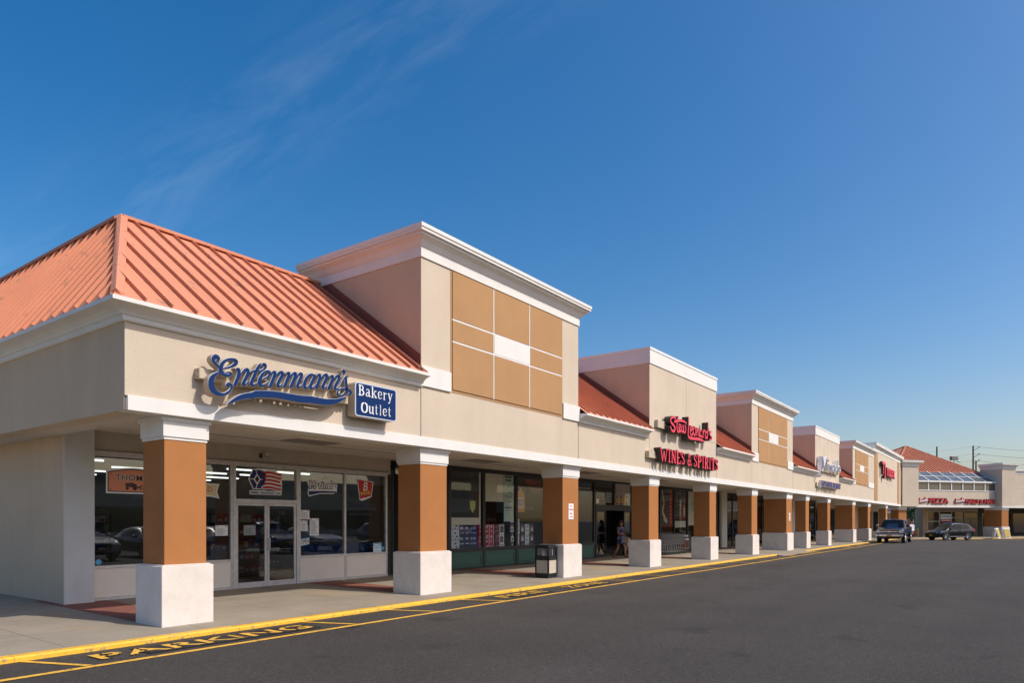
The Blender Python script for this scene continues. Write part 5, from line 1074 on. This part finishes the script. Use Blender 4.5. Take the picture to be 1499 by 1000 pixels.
# barrel
t = empty('wine_barrel', (34.55, 14.1, zwalk(34.5, 14.1)), 0, 'brown wooden barrel with steel hoops standing at the end of the steel carts', 'barrel')
pr = [(0, 0), (.27, 0), (.31, .15), (.335, .30), (.345, .46), (.335, .62), (.31, .77), (.27, .92), (.25, .92), (.25, .89), (0, .89)]
MB().lathe(pr, (0, 0, 0), 'z', 28).build('staves', mat('barrel_oak', (.20, .075, .035), .55, var=.25, vscale=9), t, smooth=True)
for z0, z1, a, b in ((.02, .09, .277, .298), (.20, .26, .322, .333), (.66, .72, .333, .322), (.83, .90, .298, .277)): MB().lathe([(a+.004, z0), (b+.004, z1), (b-.01, z1), (a-.01, z0)], (0, 0, 0), 'z', 28).build('hoop', STEEL, t)

# ================================================================ PERSON
SKIN = mat('skin', (.42, .20, .125), .55, spec=.3); HAIR = mat('dark_brown_hair', (.035, .016, .009), .6); SHOE = mat('brown_sandal', (.06, .03, .02), .6)
def floral():
    m = newmat('navy_floral_fabric'); n = m.node_tree.nodes; l = m.node_tree.links; o = n.new('ShaderNodeOutputMaterial'); p = n.new('ShaderNodeBsdfPrincipled'); l.new(p.outputs[0], o.inputs[0])
    t = n.new('ShaderNodeTexCoord'); v = n.new('ShaderNodeTexVoronoi'); v.inputs['Scale'].default_value = 14; l.new(t.outputs['Object'], v.inputs['Vector'])
    w = n.new('ShaderNodeTexWhiteNoise'); l.new(v.outputs['Color'], w.inputs['Vector']); c = n.new('ShaderNodeValToRGB'); l.new(w.outputs['Value'], c.inputs[0]); c.color_ramp.interpolation = 'CONSTANT'
    e = c.color_ramp.elements; e[0].color = (.012, .018, .06, 1); e[1].position = .55; e[1].color = (.05, .12, .25, 1)
    for ps, cl in ((.7, (.35, .05, .09, 1)), (.8, (.30, .34, .42, 1)), (.9, (.02, .03, .09, 1))): q = e.new(ps); q.color = cl
    l.new(c.outputs[0], p.inputs['Base Color']); p.inputs['Roughness'].default_value = .8; return m
def skin_body(name, V, E_, rad, m, parent, root=0, sub=1):
    me = bpy.data.meshes.new(name); me.from_pydata(V, E_, []); me.materials.append(m); o = bpy.data.objects.new(name, me); S.collection.objects.link(o); o.parent = parent
    md = o.modifiers.new('skin', 'SKIN'); md.use_smooth_shade = True
    lay_ = me.skin_vertices[0] if len(me.skin_vertices) else None
    if lay_ is None:
        bpy.context.view_layer.objects.active = o; lay_ = me.skin_vertices[0]
    for i, r in enumerate(rad): lay_.data[i].radius = (r, r) if isinstance(r, (int, float)) else r
    for i in range(len(V)): lay_.data[i].use_root = (i == root)
    sb = o.modifiers.new('sub', 'SUBSURF'); sb.levels = sub; sb.render_levels = sub
    return o
t = empty('person', (27.88, 14.3, zwalk(28.3, 14.2)), R(-90), 'woman in a navy floral dress stepping out of the automatic door with a handbag', 'person')
# local: +y is the walking direction before rotation (towards the road is -y world = local +x after turn)
V = []; E_ = []; RD = []
def jv(p, r, link=None):
    V.append(p); RD.append(r); i = len(V)-1
    if link is not None: E_.append((link, i))
    return i
# local frame: +x forward (towards the road), +y is her left
pel = jv((0, 0, .88), (.15, .12)); ab = jv((.01, 0, 1.03), (.13, .11), pel); ch = jv((.02, 0, 1.22), (.15, .12), ab); nk = jv((.03, 0, 1.38), .055, ch); hd0 = jv((.05, 0, 1.46), .07, nk); hd1 = jv((.06, 0, 1.56), (.085, .075), hd0)
for sy, fx, kx, az in ((1, .27, .20, 0), (-1, -.24, -.06, 0)):
    hpv = jv((0, sy*.09, .82), .095, pel); kn = jv((kx, sy*.10, .47), .058, hpv); cf_ = jv((kx*.9+fx*.1-.03, sy*.10, .32), .052, kn); an = jv((fx-.03, sy*.10, .085), .032, cf_); jv((fx+.09, sy*.105, .035), .034, an)
    shv = jv((.02, sy*.16, 1.32), .055, ch)
    if sy > 0: el = jv((-.04, .25, 1.10), .042, shv); wr = jv((.14, .20, .94), .028, el)
    else: el = jv((.0, -.24, 1.08), .042, shv); wr = jv((.20, -.10, 1.02), .028, el)
    pm = jv((V[wr][0]+.05, V[wr][1]-sy*.01, V[wr][2]-.02), .026, wr)
    for q in range(4):
        a = jv((V[pm][0]+.045, V[pm][1]+(q-1.5)*.018, V[pm][2]-.01), .0085, pm); jv((V[pm][0]+.065-.004*abs(q-1), V[pm][1]+(q-1.5)*.019, V[pm][2]-.04), .007, a)
    a = jv((V[wr][0]+.035, V[wr][1]+sy*.03, V[wr][2]-.005), .009, wr); jv((V[wr][0]+.06, V[wr][1]+sy*.04, V[wr][2]-.03), .008, a)
skin_body('body', V, E_, RD, SKIN, t, 0, 1)
dr = MB(); n = 22; rings = [(1.385, .07, .09, .03), (1.36, .10, .17, .025), (1.30, .125, .195, .02), (1.20, .14, .18, .03), (1.08, .135, .165, .03), (.98, .15, .18, .02), (.86, .175, .21, .02), (.72, .19, .23, .02), (.60, .205, .24, .02)]
vs = []
for z, rx_, ry_, ox in rings:
    for i in range(n): a = 2*math.pi*i/n; f = 1+(.07*math.sin(a*6) if z < .9 else 0); vs.append((ox+rx_*f*math.cos(a), ry_*f*math.sin(a), z))
fs = [(j*n+i, j*n+(i+1) % n, (j+1)*n+(i+1) % n, (j+1)*n+i) for j in range(len(rings)-1) for i in range(n)]
dr.add(vs, fs)
dr.tube((.02, .15, 1.345), (-.01, .235, 1.19), .075, n=10, r2=.078); dr.tube((.02, -.15, 1.345), (.01, -.235, 1.18), .075, n=10, r2=.078)
dr.build('dress', floral(), t, smooth=True)
hb = MB(); n = 12; vs = []; rr = [(1.50, .075, .09, -.02), (1.56, .095, .095, -.005), (1.62, .09, .09, .01), (1.66, .06, .06, .02), (1.675, .01, .01, .02)]
rr = [(1.38, .03, .06, -.08), (1.44, .05, .085, -.04)] + rr
for z, a_, b_, ox in rr:
    for i in range(n): a = 2*math.pi*i/n; vs.append((ox+a_*math.cos(a)*(1 if math.cos(a) < .3 or z > 1.6 else .55), b_*math.sin(a), z))
hb.add(vs, [(j*n+i, j*n+(i+1) % n, (j+1)*n+(i+1) % n, (j+1)*n+i) for j in range(len(rr)-1) for i in range(n)]); hb.build('hair', HAIR, t, smooth=True)
fc = MB()
for sy in (-1, 1): fc.lathe([(0, 0), (.011, .002), (.009, .008), (0, .010)], (.128, sy*.032, 1.545), 'x', 8)
fc.build('eye', DARK, t); MB().tube((.130, 0, 1.545), (.152, 0, 1.515), .008, n=6, r2=.015).build('nose', SKIN, t); MB().box(.126, .137, -.026, .026, 1.478, 1.490).build('mouth', mat('lips', (.35, .08, .07), .5), t)
for fx, sy in ((.27, 1), (-.24, -1)): MB().box(fx-.09, fx+.15, sy*.10-.042, sy*.10+.042, 0, .028).build('sandal', SHOE, t)
t2 = empty('handbag', (27.83, 14.02, zwalk(28.3, 14)+.66), R(-70), 'tan leather handbag held low by the woman in the doorway', 'handbag')
b = MB().prism([(-.13, 0), (.13, 0), (.15, .17), (-.15, .17)], -.05, .05).build('bag', mat('tan_leather', (.38, .24, .15), .5), t2, bevel=.02)
h_ = MB()
for k in range(8): a0, a1 = math.pi*k/8, math.pi*(k+1)/8; h_.tube((.09*math.cos(a0), 0, .17+.14*math.sin(a0)), (.09*math.cos(a1), 0, .17+.14*math.sin(a1)), .009)
h_.build('strap', mat('tan_strap', (.25, .15, .09), .5), t2)
o = MB().prism([(-.10, 0), (.10, 0), (.11, .12), (.07, .30), (.02, .42), (-.03, .42), (-.08, .28), (-.12, .12)], -.05, .05).build('carrier_bag', mat('white_plastic_bag', (.62, .68, .72), .4), None, bevel=.02)
o.location = (28.15, 14.01, zwalk(28.6, 14)+.46); tag(o, 'white plastic carrier bag hanging from the woman\'s other hand', 'carrier bag')

# ================================================================ VEHICLES (local +x is forward)
VGL = mat('vehicle_glass', (.006, .009, .009), .08, spec=.2); LENS = mat('headlamp_lens', (.55, .58, .62), .1, metal=.4); TAIL = mat('tail_lamp', (.45, .01, .015), .2); PLATE = mat('orange_plate', (.65, .33, .03), .5)
def wheel(x, y, r, w, root, rim=CHROME, spokes=5):
    s = 1 if y > 0 else -1
    tr_ = MB().lathe([(r*.62, -w/2), (r*.93, -w/2), (r, -w/2+.03), (r, w/2-.03), (r*.93, w/2), (r*.62, w/2), (r*.62, -w/2)], (x, y, r), 'y', 28).build('wheel', RUBBER, root, smooth=False)
    q = MB(); q.lathe([(r*.60, s*(w/2-.015)), (r*.64, s*(w/2)), (r*.66, s*(w/2-.01)), (r*.62, s*(w/2-.05))], (x, y, r), 'y', 28)
    q.lathe([(0, s*(w/2-.005)), (.07, s*(w/2-.01)), (.09, s*(w/2-.04))], (x, y, r), 'y', 12)
    for k in range(spokes*2):
        a = 2*math.pi*k/(spokes*2)+(.12 if k % 2 else -.12); yy = y+s*(w/2-.03); q.tube((x+.05*math.cos(a), yy, r+.05*math.sin(a)), (x+r*.62*math.cos(a), yy, r+r*.62*math.sin(a)), .022, n=5)
    q.build('rim', rim, tr_); MB().lathe([(0, s*(w/2-.09)), (r*.62, s*(w/2-.09))], (x, y, r), 'y', 20).build('brake_disc', DARK, tr_)
def shell(st, root, m, name='body'):
    mb = MB(); vs = []; n = None
    for (x, zb, zm, zbelt, zr, wb, w, wbelt, wr) in st:
        half = [(wb*.55, zb), (wb, zb+.05), (w, zm-.14), (w, zm), (wbelt, zbelt), (wr+.015, zr-.07), (wr-.09, zr-.008), (wr*.45, zr+.012)]
        ring = [(x, y, z) for y, z in half] + [(x, -y, z) for y, z in half[::-1]]; n = len(ring); vs += ring
    m_ = len(st); fs = [(j*n+i, j*n+(i+1) % n, (j+1)*n+(i+1) % n, (j+1)*n+i) for j in range(m_-1) for i in range(n)]
    fs += [tuple(range(n-1, -1, -1)), tuple((m_-1)*n+i for i in range(n))]; mb.add(vs, fs); o = mb.build(name, m, root, smooth=True)
    b = o.modifiers.new('edge', 'BEVEL'); b.width = .03; b.segments = 2; b.limit_method = 'ANGLE'; b.angle_limit = R(28)
    w_ = o.modifiers.new('wn', 'WEIGHTED_NORMAL'); w_.keep_sharp = False
    return o
def side_glass(st, a, b, root, z_in=(.05, .10), xin=(.05, .05)):
    # glass between stations a and b on both sides, sitting 6 mm proud
    A_, B_ = st[a], st[b]
    for s in (1, -1):
        P_ = []
        for (q, xo) in ((A_, xin[0]), (B_, -xin[1])):
            x = q[0]+xo; zl, zh = q[3], q[4]-.07; wl_, wh_ = q[7], q[8]+.015; H_ = zh-zl
            for f in (z_in[0]/max(H_, .2), 1-z_in[1]*.5/max(H_, .2)): P_.append((x, s*(wl_+(wh_-wl_)*f+.008), zl+H_*f))
        MB().add([P_[0], P_[2], P_[3], P_[1]], [(0,1,2,3)]).build('side_window', VGL, root)
def vehicle(kind, loc, rz, paint, label, cat, group=None, low=False):
    root = empty({'pickup': 'pickup_truck', 'suv': 'parked_suv', 'car': 'parked_car'}[kind], loc, rz, label, cat, group)
    if kind == 'pickup':
        st = [(-2.95,.55,1.0,1.32,1.34,.80,.96,.95,.93),(-1.15,.50,1.0,1.34,1.36,.84,1.00,.98,.94),(-1.05,.45,1.0,1.30,1.92,.84,1.00,.98,.80),(-.2,.42,1.0,1.28,1.96,.84,1.00,.98,.80),(.75,.42,1.0,1.27,1.93,.84,1.00,.98,.78),(1.45,.45,1.0,1.27,1.30,.84,1.00,.97,.90),(2.5,.45,1.0,1.22,1.24,.84,1.00,.95,.88),(2.92,.45,.95,1.15,1.17,.80,.97,.90,.82)]
        body = shell(st, root, paint); wr, wb, ww, W2 = .42, (-1.95, 1.85), .27, 1.0
        side_glass(st, 2, 3, root); side_glass(st, 3, 4, root); gls = ((1.42, 1.30, .86), (.80, 1.86, .73))
        MB().box(-2.9, -1.2, -.82, .82, 1.30, 1.348).build('bed', DARK, root)
    elif kind == 'suv':
        st = [(-2.30,.42,.85,1.02,1.06,.70,.84,.82,.72),(-2.18,.36,.85,1.06,1.30,.80,.92,.88,.68),(-1.75,.32,.85,1.08,1.60,.84,.935,.90,.66),(-.9,.28,.85,1.05,1.68,.84,.94,.905,.68),(.15,.28,.85,1.01,1.68,.84,.94,.905,.68),(.55,.28,.85,1.0,1.60,.84,.94,.90,.68),(1.30,.30,.80,.98,1.01,.84,.935,.88,.78),(2.0,.32,.75,.88,.90,.82,.90,.80,.68),(2.32,.36,.68,.74,.76,.70,.80,.66,.50)]
        body = shell(st, root, paint); wr, wb, ww, W2 = .36, (-1.38, 1.37), .24, .94
        side_glass(st, 2, 3, root, xin=(.12, .04)); side_glass(st, 3, 4, root); side_glass(st, 4, 5, root, xin=(.0, -.32)); gls = ((1.22, 1.02, .80), (.60, 1.57, .64))
        q = MB(); q.add([(-2.21, -.70, 1.10), (-2.21, .70, 1.10), (-1.80, .60, 1.55), (-1.80, -.60, 1.55)], [(0,3,2,1)]); q.v = [(x-.02, y, z+.01) for x, y, z in q.v]; q.build('rear_window', VGL, root)
    else:
        st = [(-2.35,.40,.75,.98,1.00,.70,.80,.76,.68),(-1.7,.30,.75,1.0,1.03,.82,.90,.84,.70),(-1.0,.26,.75,.96,1.38,.82,.91,.86,.60),(-.2,.25,.75,.94,1.45,.82,.91,.87,.62),(.45,.25,.75,.93,1.38,.82,.91,.86,.60),(1.25,.27,.75,.92,.95,.82,.90,.84,.74),(2.0,.30,.7,.80,.82,.80,.87,.76,.62),(2.35,.34,.62,.68,.70,.66,.76,.62,.5)]
        body = shell(st, root, paint); wr, wb, ww, W2 = .33, (-1.35, 1.40), .22, .91
        side_glass(st, 2, 3, root); side_glass(st, 3, 4, root); gls = ((1.2, .96, .76), (.50, 1.36, .56))
    (xa, za, ya), (xb, zb_, yb_) = gls
    MB().add([(xa+.02, -ya, za+.02), (xa+.02, ya, za+.02), (xb+.02, yb_, zb_+.02), (xb+.02, -yb_, zb_+.02)], [(0,1,2,3)]).build('windshield', VGL, root)
    for x in wb:
        for s in (1, -1):
            ar = MB(); n = 20; c_ = [(x+(wr+.07)*math.cos(math.pi*i/n), wr+(wr+.07)*math.sin(math.pi*i/n)) for i in range(n+1)]
            pts = [(a, z) for a, z in c_] + [(x-wr-.07, wr-.1), (x+wr+.07, wr-.1)]
            ar.add([(a, s*(W2+.004), z) for a, z in pts], [tuple(range(len(pts)))]); ar.build('wheel_arch', RUBBER, root)
            wheel(x, s*(W2-ww/2+.02), wr, ww, root)
    fx = st[-1][0]
    for s in (1, -1):
        if kind == 'pickup':
            MB().box(fx-.25, fx+.02, min(s*.66, s*.96), max(s*.66, s*.96), .82, 1.10).build('headlight', LENS, root, bevel=.03)
            MB().box(.95, 1.15, min(s*.98, s*1.24), max(s*.98, s*1.24), 1.30, 1.52).build('mirror', CHROME if s < 0 else paint, root, bevel=.04)
            MB().box(-2.97, -2.85, min(s*.80, s*.96), max(s*.80, s*.96), .85, 1.25).build('taillight', TAIL, root)
        else:
            z = .70 if kind == 'suv' else .62
            MB().add([(fx-.42, s*(.83), z), (fx-.06, s*.60, z-.03), (fx-.10, s*.58, z+.10), (fx-.48, s*.80, z+.14), (fx-.42, s*.93*.97, z), (fx-.0, s*.66, z-.03), (fx-.04, s*.62, z+.09), (fx-.46, s*.90, z+.13)], [(0,1,2,3),(4,5,6,7),(0,1,5,4),(1,2,6,5),(2,3,7,6),(3,0,4,7)]).build('headlight', LENS, root)
            MB().box(.78, .98, min(s*.93, s*1.10), max(s*.93, s*1.10), 1.02 if kind == 'suv' else .95, 1.17 if kind == 'suv' else 1.08).build('mirror', paint, root, bevel=.04)
            zz_ = .88 if kind == 'suv' else .80; MB().box(st[0][0]-.03, st[0][0]+.36, min(s*.60, s*(.90)), max(s*.60, s*.90), zz_, zz_+.20).build('taillight', TAIL, root, bevel=.03)
    if kind == 'pickup':
        g = MB(); g.box(fx-.05, fx+.035, -.66, .66, .80, 1.10, 1); g.box(fx-.02, fx+.05, -.66, .66, .91, .99, 0); g.box(fx-.02, fx+.045, -.66, .66, 1.07, 1.11, 0); g.box(fx-.02, fx+.045, -.66, .66, .79, .82, 0); g.box(fx, fx+.06, -.13, .13, .89, 1.01, 0)
        g.build('grille', [CHROME, DARK], root, bevel=.008)
        MB().box(fx-.1, fx+.14, -.99, .99, .54, .74).build('bumper', CHROME, root, bevel=.04); MB().box(fx-.1, fx+.10, -.80, .80, .36, .53).build('lower_bumper', RUBBER, root, bevel=.03)
        for s in (1, -1): MB().box(fx+.1, fx+.15, min(s*.70, s*.88), max(s*.70, s*.88), .58, .68).build('fog_light', LENS, root)
        MB().box(fx+.14, fx+.15, -.17, .17, .55, .70).build('number_plate', PLATE, root)
        for s in (1, -1): MB().box(-1.2, 1.2, min(s*.93, s*1.06), max(s*.93, s*1.06), .40, .45).build('side_step', CHROME, root)
    elif kind == 'suv':
        MB().box(fx-.08, fx+.03, -.42, .42, .50, .72).build('grille', DARK, root, bevel=.02); MB().box(fx-.02, fx+.045, -.17, .17, .46, .58).build('number_plate', PLATE, root)
        MB().box(fx-.25, fx+.01, -.72, .72, .28, .42).build('lower_bumper', RUBBER, root, bevel=.04)
        for s in (1, -1):
            MB().tube((-1.7, s*.64, 1.735), (.3, s*.64, 1.745), .012, n=6).build('roof_rail', RUBBER, root); MB().box(-1.0, .95, min(s*.935, s*.955), max(s*.935, s*.955), .36, .42).build('side_trim', STEEL, root)
            MB().box(-.75, -.58, min(s*.93, s*.965), max(s*.93, s*.965), .86, .89).box(.22, .39, min(s*.93, s*.965), max(s*.93, s*.965), .86, .89).build('door_handle', STEEL, root)
            MB().box(-.315, -.305, min(s*.90, s*.9455), max(s*.90, s*.9455), .42, 1.02).box(.80, .81, min(s*.90, s*.9425), max(s*.90, s*.9425), .42, .98).build('door_gap', DARK, root)
    return root
def carpaint(n, c): return mat(n, c, .25, metal=.1, spec=.5, coat=.6)
vehicle('pickup', (66.6, 8.35, zroad(67, 8.4)), R(180), carpaint('navy_pickup_paint', (.006, .016, .05)), 'dark blue pickup truck with chrome grille facing us at the far yellow kerb', 'pickup truck')
vehicle('suv', (78.6, 5.2, zroad(79, 5)), R(139), mat('dark_grey_suv_paint', (.006, .010, .014), .3, spec=.35, coat=.15), 'dark grey suv parked side-on in front of the pizza shop, facing left', 'suv').scale = (.91, .95, 1.0)
# the rest of the car park: seen as reflections in the shop windows
for i, (x, y, rz, kd, cl, lb) in enumerate(((13.5, -4.0, 90, 'suv', (.30, .31, .32), 'silver suv'), (16.6, -4.1, 90, 'car', (.02, .02, .024), 'black saloon car'), (19.8, -4.0, -90, 'car', (.35, .33, .28), 'champagne saloon car'), (23.0, -4.0, 90, 'suv', (.06, .07, .08), 'charcoal suv'), (26.1, -4.2, 90, 'car', (.32, .33, .35), 'light grey saloon car'), (32.4, -4.0, 90, 'suv', (.04, .05, .10), 'navy suv'), (38.7, -4.1, -90, 'car', (.28, .02, .02), 'red saloon car'))):
    vehicle(kd, (x, y-.0, zroad(x, y)), R(rz), carpaint('paint_%d' % i, cl), lb + ' in the parking row opposite the shops', 'car', 'cars parked opposite the shops')
mb = MB(); mb.box(-30, 95, -52, -40, -.2, 5.2, 0); mb.box(-30, 95, -39.98, -39.9, .6, 3.2, 1); mb.box(-30.4, 95.4, -52.4, -39.5, 5.2, 6.3, 2)
t = empty('opposite_building', (30, -46, 0), 0, 'long low shop building across the car park, behind the camera', 'building')
for nm, b_, m_ in (('wall', (-60, 65, -6, 6, -.2, 5.2), SIDE), ('window', (-58, 63, 6.01, 6.05, .6, 3.0), DGLASS), ('fascia', (-60.4, 65.4, -6.4, 6.4, 5.2, 6.4), mat('grey_fascia', (.14, .14, .15), .8))): MB().box(*b_).build(nm, m_, t)

# ================================================================ BEYOND AND BESIDE THE WING
def at(px, d, z=0):   # a point d metres ahead of the camera, in the direction of column px of the photograph's sight lines
    r = (px-749.5)/1016*d; return (0.8089*d+0.5880*r, 0.5880*d-0.8089*r, z)
def tree(loc, h, r, label, nleaf=2600, seed=1):
    rnd = random.Random(seed); t = empty('leafy_tree', loc, 0, label, 'tree')
    tk = MB(); tk.tube((0, 0, 0), (.05, .02, h*.45), .16, n=8, r2=.11)
    for k in range(6): a = k*1.05; tk.tube((.05, .02, h*.42), (r*.6*math.cos(a), r*.6*math.sin(a), h*.62+.25*k*.4), .07, n=6, r2=.02)
    tk.build('trunk', mat('bark', (.10, .07, .05), .9), t)
    cl = [(rnd.uniform(-1, 1)*r*.65, rnd.uniform(-1, 1)*r*.65, h*.35+rnd.uniform(0, 1)*h*.6, rnd.uniform(.3, .55)*r) for _ in range(16)]
    mb = MB()
    for _ in range(nleaf):
        cx, cy, cz, cr_ = rnd.choice(cl); v = Vector((rnd.gauss(0, 1), rnd.gauss(0, 1), rnd.gauss(0, 1))).normalized()*cr_*rnd.random()**.4
        p = Vector((cx, cy, cz))+v; u = Vector((rnd.gauss(0,1), rnd.gauss(0,1), rnd.gauss(0,1))).normalized(); w = u.orthogonal().normalized(); s = rnd.uniform(.07, .15)
        mb.add([p-u*s, p+w*s*.5, p+u*s, p-w*s*.5], [(0,1,2,3)], rnd.randint(0, 1))
    mb.build('crown', [mat('leaf_green', (.055, .11, .025), .7), mat('leaf_dark_green', (.03, .065, .015), .7)], t)
    return t
x, y, _ = at(1334.5, 122); tree((x, y, -.26), 4.9, 1.5, 'round green tree seen through the passage beside the pizza shop', seed=3)
x, y, _ = at(1343, 150)
t = empty('grey_background_building', (x, y, -.26), R(-36.7), 'grey and white building seen through the passage beyond the tree', 'building')
MB().box(-9, 12, 0, 10, 0, 4.3).build('wall', mat('grey_block_wall', (.20, .21, .23), .8), t); MB().box(-9.1, 12.1, -.1, 10, 4.3, 6.2).build('fascia', mat('light_grey_fascia', (.42, .44, .47), .8), t); MB().box(-9.1, 12.1, -1.2, -.1, 5.9, 6.25).build('canopy', METALW, t)
w_ = MB()
for k in range(8): w_.box(-8.4+k*2.5, -6.2+k*2.5, -.03, .01, .4, 3.6)
w_.build('window', WDK, t)
x, y, _ = at(1346.5, 132); vehicle('suv', (x, y, -.3), R(40), carpaint('white_suv_paint', (.55, .57, .6)), 'pale suv glimpsed through the passage beside the pizza shop', 'suv')
x, y, _ = at(1343.5, 84); o = MB().lathe([(0, 0), (.09, 0), (.09, .95), (.06, 1.02), (0, 1.03)], (0, 0, 0), 'z', 14).build('bollard', mat('yellow_bollard_paint', (.75, .5, .03), .5)); o.location = (x, y, -.26); tag(o, 'yellow bollard in the passage beside the pizza shop', 'bollard')
x, y, _ = at(1339, 82); t = empty('fire_hydrant', (x, y, -.26), 0, 'red fire hydrant left of the yellow bollard', 'fire hydrant')
RH = mat('hydrant_red', (.5, .02, .02), .4); MB().lathe([(0, 0), (.15, 0), (.15, .05), (.10, .06), (.10, .55), (.13, .58), (.12, .66), (.06, .74), (0, .76)], (0, 0, 0), 'z', 14).build('barrel', RH, t)
for s in (1, -1): MB().tube((0, s*.08, .45), (0, s*.19, .45), .05, n=8).build('outlet', RH, t)
x, y, _ = at(1334.5, 77); t = empty('sign_stand', (x, y, -.26), R(-36.7-10), 'white notice board on a black stand beside the pickup truck', 'sign')
MB().box(-.32, .32, -.02, .02, .80, 1.52).build('board', PAPER, t); MB().box(-.03, .03, -.03, .03, 0, .8).box(-.2, .2, -.15, .15, 0, .03).build('post', BK, t); MB().prism([(-.1, 1.52), (.12, 1.52), (.02, 1.85)], -.01, .01).build('flag', REDI, t)
def aframe(px, d, rz, label):
    x, y, _ = at(px, d); t = empty('a_frame_sign', (x, y, -.26), R(rz), label, 'a-frame sign', 'a-frame signs outside the pizza shop')
    for s in (1, -1):
        m_ = MB(); vs = [(-.36, s*.32, .02), (.36, s*.32, .02), (.36, s*.03, 1.12), (-.36, s*.03, 1.12)]; m_.add(vs + [(a, b_+.03*s, c_) for a, b_, c_ in vs], [(0,1,2,3),(7,6,5,4),(0,4,5,1),(1,5,6,2),(2,6,7,3),(3,7,4,0)]); m_.build('board', PAPER, t)
        m_ = MB(); vs = [(-.30, s*.335, .14), (.30, s*.335, .14), (.30, s*.088, 1.02), (-.30, s*.088, 1.02)]; m_.add([(a, b_+.03*s, c_) for a, b_, c_ in vs], [(0,1,2,3)]); m_.build('face', mat('yellow_menu', (.55, .38, .06), .6), t)
    return t
aframe(1458.5, 75.8, -20, 'left one of two white a-frame signs with yellow faces before the brown pillar'); aframe(1472, 75.8, -50, 'right one of two white a-frame signs with yellow faces before the brown pillar')
WOOD = mat('weathered_pole_wood', (.07, .05, .04), .9)
def pole(px, d, ztop, label, arm=True):
    x, y, _ = at(px, d); t = empty('power_pole', (x, y, -.3), R(-50), label, 'utility pole', 'power poles beyond the shops')
    MB().tube((0, 0, 0), (0, 0, ztop), .15, n=10, r2=.11).build('pole', WOOD, t)
    if arm:
        for z in (ztop-.3, ztop-1.4, ztop-2.4):
            MB().tube((0, 0, z-.5), (1.0, 0, z), .04, n=6).build('bracket', WOOD, t); MB().lathe([(0, 0), (.07, 0), (.07, .2), (0, .22)], (1.0, 0, z), 'z', 8).build('insulator', DARK, t)
    return t
pole(1424.6, 112, 14.1, 'tall dark power pole with three wires, right of the pyramid roof'); pole(1371.5, 118, 14.6, 'power pole top rising behind the ridge of the pyramid roof', False); pole(1428.8, 118, 12.2, 'short pole just right of the tall power pole', False)
mb = MB()
def wire(a, b, sag, r=.018, n=14):
    a, b = Vector(a), Vector(b); prev = a
    for i in range(1, n+1):
        f = i/n; p = a.lerp(b, f); p.z -= sag*4*f*(1-f); mb.tube(prev, p, r, n=4); prev = p
for dz, dzz in ((13.9, 0), (12.7, 0), (11.6, 0)):
    wire(at(1425.5, 112, dz-.2), at(1640, 118, dz-.4), .5, .022); wire(at(1425.5, 112, dz-.2), at(1220, 150, dz+2.2), .8, .012)
tag(mb.build('overhead_wires', BLACK), 'thin dark overhead wires running from the tall power pole', 'wires')
x, y, _ = at(1396.5, 92)
t = empty('roof_floodlight', (x, y, 8.95), R(-36.7), 'grey floodlight unit standing on the slope of the pyramid roof', 'floodlight')
MB().box(-.55, .55, -.2, .2, .75, 1.25).build('housing', mat('floodlight_grey', (.12, .12, .13), .5), t, bevel=.03); MB().tube((0, 0, -.6), (0, 0, .8), .05).build('post', DARK, t); MB().tube((.5, 0, .6), (1.1, 0, .5), .04).build('bracket', DARK, t)
